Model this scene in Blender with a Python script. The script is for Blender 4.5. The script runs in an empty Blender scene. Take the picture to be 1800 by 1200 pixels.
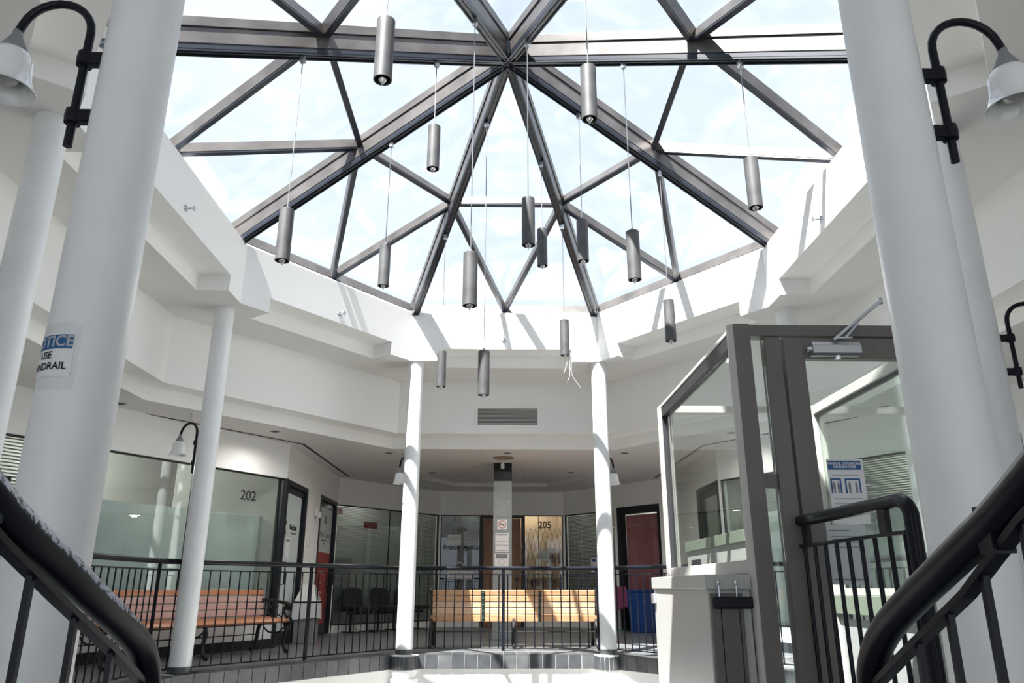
import bpy, math, random
from mathutils import Vector, Matrix
random.seed(7)
SC = bpy.context.scene
COL = SC.collection
R = math.radians
V = Vector

# ------------------------------------------------------------------ camera, sky, sun, exposure
cd = bpy.data.cameras.new('camera'); cam = bpy.data.objects.new('camera', cd); COL.objects.link(cam)
cam.location = (-0.062, -6.022, 0.786)
cam.rotation_euler = (R(90 + 18.022), R(-0.044), R(-0.962))
cd.sensor_width = 36; cd.lens = 1326.2 / 1800 * 36; cd.clip_start = 0.05
SC.camera = cam

def make_sky():
    w = bpy.data.worlds.new('sky'); SC.world = w; w.use_nodes = True
    nt = w.node_tree; nt.nodes.clear(); N = nt.nodes.new; L = nt.links.new
    out = N('ShaderNodeOutputWorld'); bg = N('ShaderNodeBackground'); tc = N('ShaderNodeTexCoord')
    mp = N('ShaderNodeMapping'); mp.inputs['Scale'].default_value = (1, 1, 2.2)
    no = N('ShaderNodeTexNoise'); no.inputs['Scale'].default_value = 1.5; no.inputs['Detail'].default_value = 9; no.inputs['Roughness'].default_value = .58
    cr = N('ShaderNodeValToRGB'); cr.color_ramp.elements[0].position = .50; cr.color_ramp.elements[0].color = (.79, .87, 1.0, 1)
    cr.color_ramp.elements[1].position = .72; cr.color_ramp.elements[1].color = (1, 1, 1, 1)
    L(tc.outputs['Generated'], mp.inputs['Vector']); L(mp.outputs[0], no.inputs['Vector']); L(no.outputs['Fac'], cr.inputs['Fac'])
    L(cr.outputs[0], bg.inputs['Color']); bg.inputs['Strength'].default_value = SKY
    L(bg.outputs[0], out.inputs['Surface'])
SKY = 0.80
SUN = 20.0
DOWN = 32.0             # watts of the fill beam added under an unlit downlight
SHOP = 1.35              # scale of the shop lights, added fill plus the tan shop's lamp
make_sky()
sd = bpy.data.lights.new('sun', 'SUN'); sd.energy = SUN; sd.angle = R(.6); sd.color = (1, .94, .84)
sun = bpy.data.objects.new('sun', sd); COL.objects.link(sun)
sdir = V((0.405, 0.62, -1.22)).normalized()
sun.rotation_euler = sdir.to_track_quat('-Z', 'Y').to_euler(); sun.location = (-8, -5, 14)
vs = SC.view_settings; SC.display_settings.display_device = 'sRGB'
vs.view_transform = 'Standard'; vs.look = 'None'; vs.exposure = 0.68; vs.gamma = 1.0; vs.use_curve_mapping = False
SC.cycles.max_bounces = 14; SC.cycles.diffuse_bounces = 8; SC.cycles.transparent_max_bounces = 24; SC.cycles.glossy_bounces = 5
SC.cycles.use_denoising = True
SC.cycles.sample_clamp_indirect = 8

# ------------------------------------------------------------------ materials
def mat(name, col, rough=.5, metal=0, spec=.5, var=0, scale=8, bump=0, bscale=60, coat=0, emit=None):
    m = bpy.data.materials.new(name); m.use_nodes = True
    nt = m.node_tree; b = nt.nodes['Principled BSDF']; N = nt.nodes.new; L = nt.links.new
    b.inputs['Base Color'].default_value = (*col, 1); b.inputs['Roughness'].default_value = rough
    b.inputs['Metallic'].default_value = metal; b.inputs['Specular IOR Level'].default_value = spec
    if coat: b.inputs['Coat Weight'].default_value = coat
    if emit: b.inputs['Emission Color'].default_value = (*emit[:3], 1); b.inputs['Emission Strength'].default_value = emit[3]
    if var or bump: tc = N('ShaderNodeTexCoord')
    if var:
        n = N('ShaderNodeTexNoise'); n.inputs['Scale'].default_value = scale; n.inputs['Detail'].default_value = 6
        r = N('ShaderNodeValToRGB'); r.color_ramp.elements[0].position = .3; r.color_ramp.elements[1].position = .7
        r.color_ramp.elements[0].color = (*[max(0, c * (1 - var)) for c in col], 1); r.color_ramp.elements[1].color = (*[min(1, c * (1 + var)) for c in col], 1)
        L(tc.outputs['Object'], n.inputs['Vector']); L(n.outputs['Fac'], r.inputs['Fac']); L(r.outputs[0], b.inputs['Base Color'])
    if bump:
        n = N('ShaderNodeTexNoise'); n.inputs['Scale'].default_value = bscale; n.inputs['Detail'].default_value = 4
        bm = N('ShaderNodeBump'); bm.inputs['Strength'].default_value = bump; bm.inputs['Distance'].default_value = .004
        L(tc.outputs['Object'], n.inputs['Vector']); L(n.outputs['Fac'], bm.inputs['Height']); L(bm.outputs[0], b.inputs['Normal'])
    return m
def wood(name, c1, c2, axis=0):
    m = mat(name, c1, .42); nt = m.node_tree; b = nt.nodes['Principled BSDF']; N = nt.nodes.new; L = nt.links.new
    tc = N('ShaderNodeTexCoord'); mp = N('ShaderNodeMapping'); s = [14, 14, 14]; s[axis] = .9; mp.inputs['Scale'].default_value = s
    n = N('ShaderNodeTexNoise'); n.inputs['Scale'].default_value = 1.6; n.inputs['Detail'].default_value = 8; n.inputs['Distortion'].default_value = 1.2
    r = N('ShaderNodeValToRGB'); r.color_ramp.elements[0].position = .35; r.color_ramp.elements[1].position = .65
    r.color_ramp.elements[0].color = (*c1, 1); r.color_ramp.elements[1].color = (*c2, 1)
    L(tc.outputs['Object'], mp.inputs['Vector']); L(mp.outputs[0], n.inputs['Vector']); L(n.outputs['Fac'], r.inputs['Fac']); L(r.outputs[0], b.inputs['Base Color'])
    return m
def glass(name, tint=(.95, .97, .96), ior=1.5, dirt=0, gain=1.0):
    m = bpy.data.materials.new(name); m.use_nodes = True; nt = m.node_tree; nt.nodes.clear(); N = nt.nodes.new; L = nt.links.new
    out = N('ShaderNodeOutputMaterial'); t = N('ShaderNodeBsdfTransparent'); t.inputs['Color'].default_value = (*tint, 1)
    g = N('ShaderNodeBsdfGlossy'); g.inputs['Roughness'].default_value = 0.0
    lw = N('ShaderNodeLayerWeight'); lw.inputs['Blend'].default_value = .5          # Schlick reflectance, the same from both sides
    pw = N('ShaderNodeMath'); pw.operation = 'POWER'; pw.inputs[1].default_value = 5
    f0 = ((ior - 1) / (ior + 1)) ** 2
    mu = N('ShaderNodeMapRange'); mu.inputs['To Min'].default_value = f0 * gain; mu.inputs['To Max'].default_value = min(1, gain)
    mx = N('ShaderNodeMixShader'); L(lw.outputs['Facing'], pw.inputs[0]); L(pw.outputs[0], mu.inputs['Value']); L(mu.outputs[0], mx.inputs[0]); L(t.outputs[0], mx.inputs[1]); L(g.outputs[0], mx.inputs[2])
    last = mx
    if dirt:
        d = N('ShaderNodeBsdfTranslucent'); d.inputs['Color'].default_value = (.85, .87, .88, 1)
        tc = N('ShaderNodeTexCoord'); n = N('ShaderNodeTexNoise'); n.inputs['Scale'].default_value = 1.7; n.inputs['Detail'].default_value = 8; n.inputs['Distortion'].default_value = 1.5
        r = N('ShaderNodeValToRGB'); r.color_ramp.elements[0].position = .45; r.color_ramp.elements[0].color = (dirt * .25,) * 3 + (1,); r.color_ramp.elements[1].position = .72; r.color_ramp.elements[1].color = (dirt,) * 3 + (1,)
        m2 = N('ShaderNodeMixShader'); L(tc.outputs['Object'], n.inputs['Vector']); L(n.outputs['Fac'], r.inputs['Fac']); L(r.outputs[0], m2.inputs[0]); L(mx.outputs[0], m2.inputs[1]); L(d.outputs[0], m2.inputs[2]); last = m2
    L(last.outputs[0], out.inputs['Surface'])
    return m
def tiled_floor():
    m = mat('slate_tile_floor', (.07, .075, .08), .3); nt = m.node_tree; b = nt.nodes['Principled BSDF']; N = nt.nodes.new; L = nt.links.new
    tc = N('ShaderNodeTexCoord'); br = N('ShaderNodeTexBrick'); br.offset = 0; br.inputs['Scale'].default_value = 1
    br.inputs['Brick Width'].default_value = .305; br.inputs['Row Height'].default_value = .305; br.inputs['Mortar Size'].default_value = .006
    br.inputs['Color1'].default_value = (.13, .138, .145, 1); br.inputs['Color2'].default_value = (.18, .187, .19, 1); br.inputs['Mortar'].default_value = (.2, .2, .2, 1)
    L(tc.outputs['Object'], br.inputs['Vector']); L(br.outputs['Color'], b.inputs['Base Color'])
    return m
def worn_rail():
    m = mat('worn_black_rail', (.006, .007, .012), .32, spec=.22); nt = m.node_tree; b = nt.nodes['Principled BSDF']; N = nt.nodes.new; L = nt.links.new
    g = N('ShaderNodeNewGeometry'); sp = N('ShaderNodeSeparateXYZ'); L(g.outputs['Normal'], sp.inputs[0])
    sq = N('ShaderNodeSeparateXYZ'); L(g.outputs['Position'], sq.inputs[0])
    n = N('ShaderNodeTexNoise'); n.inputs['Scale'].default_value = 85; n.inputs['Detail'].default_value = 7; n.inputs['Roughness'].default_value = .7
    tc = N('ShaderNodeTexCoord'); L(tc.outputs['Object'], n.inputs['Vector'])
    def ramp(v, a, bb):
        x = N('ShaderNodeMapRange'); x.inputs['From Min'].default_value = a; x.inputs['From Max'].default_value = bb; L(v, x.inputs['Value']); return x.outputs[0]
    def mul(a, bb):
        x = N('ShaderNodeMath'); x.operation = 'MULTIPLY'; L(a, x.inputs[0]); L(bb, x.inputs[1]); return x.outputs[0]
    def add(a, c):
        x = N('ShaderNodeMath'); x.operation = 'ADD'; L(a, x.inputs[0]); x.inputs[1].default_value = c; return x.outputs[0]
    k = mul(mul(ramp(sp.outputs['Z'], -.15, .35), ramp(sq.outputs['Z'], .70, .76)), ramp(n.outputs['Fac'], .40, .56))
    s = N('ShaderNodeMath'); s.operation = 'GREATER_THAN'; s.inputs[1].default_value = .38; L(k, s.inputs[0])
    mx = N('ShaderNodeMix'); mx.data_type = 'RGBA'; L(s.outputs[0], mx.inputs[0]); mx.inputs[6].default_value = (.007, .008, .013, 1); mx.inputs[7].default_value = (.42, .45, .55, 1)
    L(mx.outputs[2], b.inputs['Base Color'])
    return m
M = dict(
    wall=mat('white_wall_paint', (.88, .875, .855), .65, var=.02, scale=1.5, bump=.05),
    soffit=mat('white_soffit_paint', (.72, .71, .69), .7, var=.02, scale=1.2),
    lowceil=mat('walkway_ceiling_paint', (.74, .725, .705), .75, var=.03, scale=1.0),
    column=mat('white_column_gloss', (.80, .81, .81), .32, var=.03, scale=5, bump=.12, bscale=22),
    black=mat('black_painted_steel', (.006, .007, .012), .3, spec=.22),
    blackmatt=mat('black_matt', (.012, .012, .014), .6),
    worn=worn_rail(),
    rib=mat('bronze_anodised_rib', (.125, .115, .11), .36, .45, var=.3, scale=3.5),
    track=mat('dark_blue_black_track', (.018, .022, .032), .3),
    lamp=mat('grey_pendant_metal', (.07, .069, .07), .55, .1, var=.3, scale=9),
    lampin=mat('pendant_inside', (.03, .03, .03), .5),
    cable=mat('steel_cable', (.22, .22, .23), .4, .7),
    chrome=mat('chrome', (.7, .7, .72), .18, 1),
    alu=mat('silver_closer', (.55, .57, .6), .3, .8),
    opal=mat('opal_lamp_glass', (.82, .83, .82), .15, coat=.4),
    bulb=mat('frosted_bulb', (.42, .42, .40), .2),
    taupe=mat('taupe_lift_frame', (.15, .138, .126), .45, var=.06, scale=12),
    taupe_lit=mat('lit_lift_frame', (.48, .46, .43), .4, var=.05, scale=9),  # the taupe frame where lit, the light put into a paler colour
    green=mat('grey_green_rail', (.19, .215, .17), .45),
    whitebox=mat('cream_box_enamel', (.42, .42, .40), .35, var=.03, scale=3),
    panelgrey=mat('grey_lift_panel', (.36, .36, .36), .5),
    floor=tiled_floor(),
    tile=mat('slate_wall_tile', (.055, .058, .063), .3, var=.3, scale=6, coat=.15),
    tile2=mat('slate_wall_tile_pale', (.085, .087, .09), .32, var=.3, scale=6, coat=.1),
    grout=mat('pale_grout', (.62, .62, .60), .8),
    granite=mat('grey_stone_tile', (.30, .33, .33), .3, var=.10, scale=9, coat=.2),
    blackgranite=mat('black_stone_tile', (.012, .014, .016), .12),
    lowfloor=mat('pale_lower_floor', (.26, .255, .245), .5),
    frame=mat('dark_window_frame', (.010, .011, .014), .4),
    door=mat('dark_blue_door_frame', (.010, .013, .018), .35),
    glass=glass('shop_glass', (.86, .90, .88), 1.52, gain=1.6),
    liftglass=glass('lift_glass', (.955, .985, .97), 1.5, gain=1.1),
    skyglass=glass('skylight_glass', (.90, .93, .97), 1.45, dirt=.018),
    clear=glass('clear_bulb_glass', (.9, .9, .9), 1.5, gain=1.5),
    film=mat('pale_window_sheet', (.74, .78, .78), .6, var=.05, scale=1.2),
    reflection_tone=mat('grey_reflection_film', (.58, .64, .63), .6),  # grey-teal reflection in the door glass, painted as a flat colour
    blind=mat('grey_blind_slat', (.24, .26, .25), .5),
    shopwall=mat('shop_interior_wall', (.45, .45, .43), .8),
    tanwall=mat('tan_interior_wall', (.52, .43, .33), .8),
    dark=mat('dark_interior', (.06, .065, .065), .8),
    bench1=wood('honey_bench_slat', (.56, .29, .145), (.66, .38, .20)),
    bench2=wood('red_bench_slat', (.48, .17, .075), (.62, .28, .15)),
    bench3=wood('faded_pink_bench_slat', (.58, .33, .28), (.66, .45, .40)),
    bench4=wood('pale_bench_slat', (.68, .43, .26), (.78, .54, .36)),
    woodddoor=wood('brown_door_veneer', (.26, .13, .07), (.33, .18, .10), 2),
    strap=mat('dark_green_strap', (.01, .03, .02), .4),
    fabric=mat('black_chair_fabric', (.010, .010, .013), .7),
    curtain=mat('pink_curtain', (.62, .20, .24), .75, var=.1, scale=6),
    purple=mat('plum_chair_plastic', (.20, .03, .10), .4),
    blue=mat('blue_bin_plastic', (.01, .06, .25), .4),
    teal=mat('grey_teal_pedestal', (.16, .26, .27), .4),
    red=mat('dark_red_print', (.32, .05, .045), .5),
    paper=mat('white_paper', (.78, .78, .78), .6),
    greypaper=mat('pale_grey_paper', (.52, .56, .55), .5),
    inkgrey=mat('grey_print', (.22, .23, .24), .6),
    inkblack=mat('black_print', (.01, .01, .012), .5),
    inkblue=mat('blue_print', (.015, .10, .26), .5),
    inkred=mat('red_print', (.45, .06, .05), .5),
    inkpink=mat('faded_pink_sticker', (.62, .50, .47), .5),
    bag=mat('white_plastic_bag', (.72, .73, .73), .3),
    binmetal=mat('grey_bin', (.30, .30, .30), .35, .3),
    vent=mat('grey_vent_slat', (.50, .50, .48), .5),
    brown=mat('brown_panel', (.105, .095, .088), .5, var=.06, scale=4),
    sensor=mat('white_plastic', (.72, .72, .70), .4),
    iron=mat('black_cast_iron', (.012, .012, .012), .45),
    tape=mat('clear_tape_film', (.70, .72, .72), .2),
    wire=mat('white_wire', (.75, .75, .73), .5),
)

# ------------------------------------------------------------------ mesh helpers
WM = {}
class MB:
    def __init__(s): s.v = []; s.f = []
    def add(s, vs, fs):
        k = len(s.v); s.v += [V(p) for p in vs]; s.f += [tuple(i + k for i in f) for f in fs]; return s
    def box(s, lo, hi):
        x0, y0, z0 = lo; x1, y1, z1 = hi
        return s.add([(x0, y0, z0), (x1, y0, z0), (x1, y1, z0), (x0, y1, z0), (x0, y0, z1), (x1, y0, z1), (x1, y1, z1), (x0, y1, z1)],
                     [(0, 3, 2, 1), (4, 5, 6, 7), (0, 1, 5, 4), (1, 2, 6, 5), (2, 3, 7, 6), (3, 0, 4, 7)])
    def obox(s, o, t, n, s0, s1, n0, n1, z0, z1):   # box in a wall frame: o origin, t along, n across
        o, t, n = V((o[0], o[1], 0)), V((t[0], t[1], 0)), V((n[0], n[1], 0))
        P = lambda a, b, z: o + t * a + n * b + V((0, 0, z))
        return s.add([P(s0, n0, z0), P(s1, n0, z0), P(s1, n1, z0), P(s0, n1, z0), P(s0, n0, z1), P(s1, n0, z1), P(s1, n1, z1), P(s0, n1, z1)],
                     [(0, 3, 2, 1), (4, 5, 6, 7), (0, 1, 5, 4), (1, 2, 6, 5), (2, 3, 7, 6), (3, 0, 4, 7)])
    def bar(s, a, b, w, h, up=(0, 0, 1), off=0):    # rectangular bar from a to b, w across, h along up, off shifts along up
        a, b, up = V(a), V(b), V(up); d = (b - a).normalized(); x = d.cross(up).normalized(); u = x.cross(d).normalized()
        pts = []
        for p in (a, b):
            for sx, su in ((-1, -1), (1, -1), (1, 1), (-1, 1)): pts.append(p + x * (w / 2 * sx) + u * (h / 2 * su + off))
        return s.add(pts, [(3, 2, 1, 0), (4, 5, 6, 7), (0, 1, 5, 4), (1, 2, 6, 5), (2, 3, 7, 6), (3, 0, 4, 7)])
    def tube(s, pts, r, seg=10, cap=True):
        pts = [V(p) for p in pts]; rings = []; ref = None
        for i, p in enumerate(pts):
            d = (pts[min(i + 1, len(pts) - 1)] - pts[max(i - 1, 0)]).normalized()
            if ref is None:
                ref = d.orthogonal().normalized()
            ref = (ref - d * ref.dot(d)).normalized(); bi = d.cross(ref)
            rr = r[i] if isinstance(r, (list, tuple)) else r
            rings.append([p + (ref * math.cos(2 * math.pi * k / seg) + bi * math.sin(2 * math.pi * k / seg)) * rr for k in range(seg)])
        vs = [q for g in rings for q in g]; fs = []
        for i in range(len(pts) - 1):
            for k in range(seg):
                a = i * seg + k; b = i * seg + (k + 1) % seg; fs.append((a, b, b + seg, a + seg))
        if cap: fs.append(tuple(reversed(range(seg)))); fs.append(tuple(range((len(pts) - 1) * seg, len(pts) * seg)))
        return s.add(vs, fs)
    def lathe(s, prof, c=(0, 0, 0), seg=24, close=False):   # prof: (r, z)
        vs = []; fs = []; c = V(c)
        for r, z in prof:
            for k in range(seg): vs.append(c + V((r * math.cos(2 * math.pi * k / seg), r * math.sin(2 * math.pi * k / seg), z)))
        for i in range(len(prof) - 1):
            for k in range(seg):
                a = i * seg + k; b = i * seg + (k + 1) % seg; fs.append((a, b, b + seg, a + seg))
        if close: fs.append(tuple(reversed(range(seg)))); fs.append(tuple(range((len(prof) - 1) * seg, len(prof) * seg)))
        return s.add(vs, fs)
    def prism(s, poly, z0, z1):                     # horizontal polygon extruded in z
        n = len(poly); s.add([(p[0], p[1], z0) for p in poly] + [(p[0], p[1], z1) for p in poly],
                             [tuple(reversed(range(n))), tuple(range(n, 2 * n))] + [(i, (i + 1) % n, n + (i + 1) % n, n + i) for i in range(n)]); return s
    def plate(s, pts, n):                           # polygon in space thickened by vector n
        k = len(pts); n = V(n); P = [V(p) for p in pts]
        return s.add(P + [p + n for p in P], [tuple(reversed(range(k))), tuple(range(k, 2 * k))] + [(i, (i + 1) % k, k + (i + 1) % k, k + i) for i in range(k)])
    def build(s, name, m, parent=None, local=False, smooth=False, bevel=0, kind=None):
        me = bpy.data.meshes.new(name); vs = s.v
        if parent is not None and not local:
            inv = WM[parent.name].inverted(); vs = [inv @ p for p in vs]
        me.from_pydata([tuple(p) for p in vs], [], s.f); me.update()
        import bmesh
        b = bmesh.new(); b.from_mesh(me); bmesh.ops.recalc_face_normals(b, faces=b.faces); b.to_mesh(me); b.free()
        me.materials.append(M[m] if isinstance(m, str) else m)
        o = bpy.data.objects.new(name, me); COL.objects.link(o)
        WM[o.name] = Matrix() if parent is None else (WM[parent.name].copy())
        if parent is not None: o.parent = parent
        if smooth:
            for p in me.polygons: p.use_smooth = True
            try: me.set_sharp_from_angle(angle=R(40))
            except Exception: pass
        if bevel:
            bv = o.modifiers.new('bevel', 'BEVEL'); bv.width = bevel; bv.segments = 2; bv.limit_method = 'ANGLE'
        if kind: o['kind'] = kind
        return o
def tag(o, label=None, cat=None, group=None, kind=None):
    if label: o['label'] = label
    if cat: o['category'] = cat
    if group: o['group'] = group
    if kind: o['kind'] = kind
    return o
def empty(name, loc=(0, 0, 0), rz=0, label=None, cat=None, group=None, kind=None, parent=None):
    o = bpy.data.objects.new(name, None); COL.objects.link(o); o.empty_display_size = .1
    o.location = loc; o.rotation_euler = (0, 0, rz); WM[o.name] = Matrix.Translation(V(loc)) @ Matrix.Rotation(rz, 4, 'Z')
    return tag(o, label, cat, group, kind)
def struct(name, mb, m, **k):
    o = mb.build(name, m, **k); o['kind'] = 'structure'; return o
def frame_mat(o, nv):
    nv = V(nv).normalized(); up = V((0, 0, 1)); t = up.cross(nv).normalized()
    return Matrix(((t.x, up.x, nv.x, o[0]), (t.y, up.y, nv.y, o[1]), (t.z, up.z, nv.z, o[2]), (0, 0, 0, 1)))
def lettering(name, txt, size, o, nv, m, parent=None, align='CENTER', thick=.0006, bold=0, sx=1):
    cu = bpy.data.curves.new('tmp', 'FONT'); cu.body = txt; cu.size = size; cu.align_x = align; cu.align_y = 'CENTER'; cu.extrude = thick; cu.offset = bold; cu.resolution_u = 3
    tmp = bpy.data.objects.new('tmp', cu); COL.objects.link(tmp)
    dg = bpy.context.evaluated_depsgraph_get(); me = bpy.data.meshes.new_from_object(tmp.evaluated_get(dg))
    bpy.data.objects.remove(tmp); bpy.data.curves.remove(cu)
    T = frame_mat(o, nv) @ Matrix.Diagonal((sx, 1, 1, 1))
    if parent is not None: T = WM[parent.name].inverted() @ T
    me.transform(T); me.materials.clear(); me.materials.append(M[m]); me.name = name
    ob = bpy.data.objects.new(name, me); COL.objects.link(ob); WM[ob.name] = WM[parent.name].copy() if parent is not None else Matrix()
    if parent is not None: ob.parent = parent
    return ob
def flat(mb, o, nv, x0, x1, y0, y1, d0=0, d1=.002):   # small box in a sign frame
    T = frame_mat(o, nv)
    P = [T @ V(p) for p in ((x0, y0, d0), (x1, y0, d0), (x1, y1, d0), (x0, y1, d0), (x0, y0, d1), (x1, y0, d1), (x1, y1, d1), (x0, y1, d1))]
    mb.add(P, [(0, 3, 2, 1), (4, 5, 6, 7), (0, 1, 5, 4), (1, 2, 6, 5), (2, 3, 7, 6), (3, 0, 4, 7)]); return mb
def flatring(mb, o, nv, cx, cy, r0, r1, d0, d1, seg=28):
    T = frame_mat(o, nv); vs = []; fs = []
    for k in range(seg):
        a = 2 * math.pi * k / seg
        for r, d in ((r0, d1), (r1, d1), (r1, d0), (r0, d0)): vs.append(T @ V((cx + r * math.cos(a), cy + r * math.sin(a), d)))
    for k in range(seg):
        for j in range(4):
            a = k * 4 + j; b = k * 4 + (j + 1) % 4; c = ((k + 1) % seg) * 4; fs.append((a, b, c + (j + 1) % 4, c + j))
    mb.add(vs, fs); return mb
def flatbar(mb, o, nv, p, q, w, d0, d1):
    T = frame_mat(o, nv); p, q = V((*p, 0)), V((*q, 0)); d = (q - p).normalized(); x = V((-d.y, d.x, 0)) * w / 2
    c = [p - x, p + x, q + x, q - x]
    mb.add([T @ (a + V((0, 0, d0))) for a in c] + [T @ (a + V((0, 0, d1))) for a in c], [(0, 3, 2, 1), (4, 5, 6, 7), (0, 1, 5, 4), (1, 2, 6, 5), (2, 3, 7, 6), (3, 0, 4, 7)]); return mb

# ------------------------------------------------------------------ octagon plan
def octo(a, y1, b, y2): return [V((-a, y1)), V((a, y1)), V((b, y2)), V((b, -y2)), V((a, -y1)), V((-a, -y1)), V((-b, -y2)), V((-b, y2))]
FAS = octo(1.28, 3.84, 2.88, 1.68)       # fascia face
TIL = octo(1.28, 3.97, 3.03, 1.64)       # tiled floor edge
GLA = octo(1.315, 4.11, 3.12, 1.68)      # foot of the skylight glass
RIB = octo(1.239, 3.86, 2.93, 1.576)     # foot of the ribs
ZS, ZF, ZC = 3.71, 4.40, 2.765           # soffit, top of fascia, walkway ceiling
def edge(P, i):
    a, b = P[i], P[(i + 1) % 8]; t = (b - a); L = t.length; t = t / L; n = V((-t.y, t.x)); return a, b, t, n, L   # n points outwards
# fascia with a rectangular trough cut into the lower edge of every face
SN, DN, HN = .37, .33, .175
fb = MB()
inner = []
for i in range(8):
    a, b, t, n, L = edge(FAS, i)
    def P(s, d, z): q = a + t * s + n * d; return (q.x, q.y, z)
    fb.add([P(0, 0, ZS), P(SN, 0, ZS), P(SN, 0, ZS + HN), P(L - SN, 0, ZS + HN), P(L - SN, 0, ZS), P(L, 0, ZS), P(L, 0, ZF), P(0, 0, ZF)], [(0, 1, 2, 7), (2, 3, 6, 7), (3, 4, 5, 6)])
    fb.add([P(SN, 0, ZS + HN), P(L - SN, 0, ZS + HN), P(L - SN, DN, ZS + HN), P(SN, DN, ZS + HN)], [(0, 1, 2, 3)])
    fb.add([P(SN, DN, ZS), P(L - SN, DN, ZS), P(L - SN, DN, ZS + HN), P(SN, DN, ZS + HN)], [(0, 1, 2, 3)])
    for s in (SN, L - SN): fb.add([P(s, 0, ZS), P(s, DN, ZS), P(s, DN, ZS + HN), P(s, 0, ZS + HN)], [(0, 1, 2, 3)])
    g0, g1 = GLA[i], GLA[(i + 1) % 8]
    fb.add([P(0, 0, ZF), P(L, 0, ZF), (g1.x, g1.y, ZF + .12), (g0.x, g0.y, ZF + .12)], [(0, 1, 2, 3)])
    inner.append([a, a + t * SN, a + t * SN + n * DN, b - t * SN + n * DN, b - t * SN])
struct('trim_1', fb, 'wall')
# soffit between the fascia and the upper wall
ring = [p for e in inner for p in e]                       # clockwise from far left
BUL = [V((3.77, -9)), V((3.77, 2.1)), V((1.56, 4.955)), V((-1.56, 4.955)), V((-3.77, 2.1)), V((-3.77, -9))]
yF, yN = 3.84 + DN, -3.84 - DN
right_in = [V((0, yF))] + [p for p in ring if p.x > 0]
# keep the traversal order for x > 0: far edge right part ... near edge right part
order = []
for i in range(8):
    for p in inner[i]: order.append(p)
ir = order.index(inner[0][3]); il = order.index(inner[4][2])
rin = [V((0, yF))] + order[ir:il + 1] + [V((0, yN))]
mb = MB()
poly = rin + [V((0, -9)), V((3.77, -9)), V((3.77, 2.1)), V((1.56, 4.955)), V((0, 4.955))]
for sgn in (1, -1):
    mb.add([(sgn * p.x, p.y, ZS) for p in poly], [tuple(range(len(poly)))])
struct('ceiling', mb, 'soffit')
# upper wall, stepped cove and lower band
mb = MB()
for i in range(5):
    a, b = BUL[i], BUL[i + 1]
    mb.add([(a.x, a.y, 2.93), (b.x, b.y, 2.93), (b.x, b.y, ZS), (a.x, a.y, ZS)], [(0, 1, 2, 3)])
BND = [V((4.02, -9)), V((4.02, 2.23)), V((1.68, 5.32)), V((-1.68, 5.32)), V((-4.02, 2.23)), V((-4.02, -9))]
for i in range(5):
    a, b, c, d = BUL[i], BUL[i + 1], BND[i + 1], BND[i]
    mb.add([(a.x, a.y, 2.93), (b.x, b.y, 2.93), (c.x, c.y, 2.93), (d.x, d.y, 2.93)], [(0, 1, 2, 3)])
    mb.add([(d.x, d.y, ZC), (c.x, c.y, ZC), (c.x, c.y, 2.93), (d.x, d.y, 2.93)], [(0, 1, 2, 3)])
struct('trim_2', mb, 'wall')
# walkway ceiling with a shallow tray over the alcove
mb = MB()
tray = [(0, 7.3), (.95, 7.3), (1.6, 8.6), (.93, 9.78), (0, 9.78)]
poly = [(0, 5.32), (1.68, 5.32), (4.02, 2.23), (4.02, -9), (7.2, -9), (7.2, 14), (0, 14)] + list(reversed(tray))
for sgn in (1, -1): mb.add([(sgn * x, y, ZC) for x, y in poly], [tuple(range(len(poly)))])
for sgn in (1, -1):
    for (x0, y0), (x1, y1) in zip(tray, tray[1:]): mb.add([(sgn * x0, y0, ZC), (sgn * x1, y1, ZC), (sgn * x1, y1, ZC + .075), (sgn * x0, y0, ZC + .075)], [(0, 1, 2, 3)])
    mb.add([(sgn * x, y, ZC + .075) for x, y in tray], [tuple(range(5))])
    for a, b in (((.45, 9.78), (.45, 8.3)), ((1.1, 9.45), (.8, 8.5))):
        mb.bar((sgn * a[0], a[1], ZC + .06), (sgn * b[0], b[1], ZC + .06), .02, .03)
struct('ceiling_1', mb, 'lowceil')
# black linear slots in that ceiling, one each side
for k, sgn in ((3, -1), (4, 1)):
    mb = MB()
    pts = [(-5.25, 1.62), (-2.92, 4.94), (-2.9, 8.35)]
    for (x0, y0), (x1, y1) in zip(pts, pts[1:]): mb.bar((-sgn * x0, y0, ZC - .003), (-sgn * x1, y1, ZC - .003), .035, .006)
    struct('trim_%d' % k, mb, 'blackmatt')

# ------------------------------------------------------------------ floors and the well below
mb = MB()
rin = [(0, 3.97), (1.28, 3.97), (3.03, 1.64), (3.03, -1.64), (1.28, -3.97), (0, -3.97)]
poly = rin + [(0, -9), (7.2, -9), (7.2, 14), (0, 14)]
for sgn in (1, -1): mb.add([(sgn * x, y, 0) for x, y in poly], [tuple(range(len(poly)))])
struct('floor', mb, 'floor')
mb = MB()
for i in range(8):
    a, b, t, n, L = edge(TIL, i)
    mb.obox(a, t, n, -.02, L + .02, .004, .06, -.162, -.002)
curb = struct('trim_5', mb, 'grout')
rnd = random.Random(3)
for i in (0, 1, 7, 2, 6):
    a, b, t, n, L = edge(TIL, i); k = round(L / .158); w = L / k
    for j in range(k):
        d = rnd.uniform(-.001, .0015)
        MB().obox(a, t, n, j * w + .0045, (j + 1) * w - .0045, -.006 + d, .03, -.158, -.006).build('tile', 'tile' if rnd.random() < .72 else 'tile2', curb, bevel=0)
    for j in range(k):                               # the row of tiles along the top of the edge
        MB().obox(a, t, n, j * w + .0045, (j + 1) * w - .0045, -.006, .30, -.005, .004).build('tile', 'tile2' if rnd.random() < .6 else 'tile', curb)
mb = MB()
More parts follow.
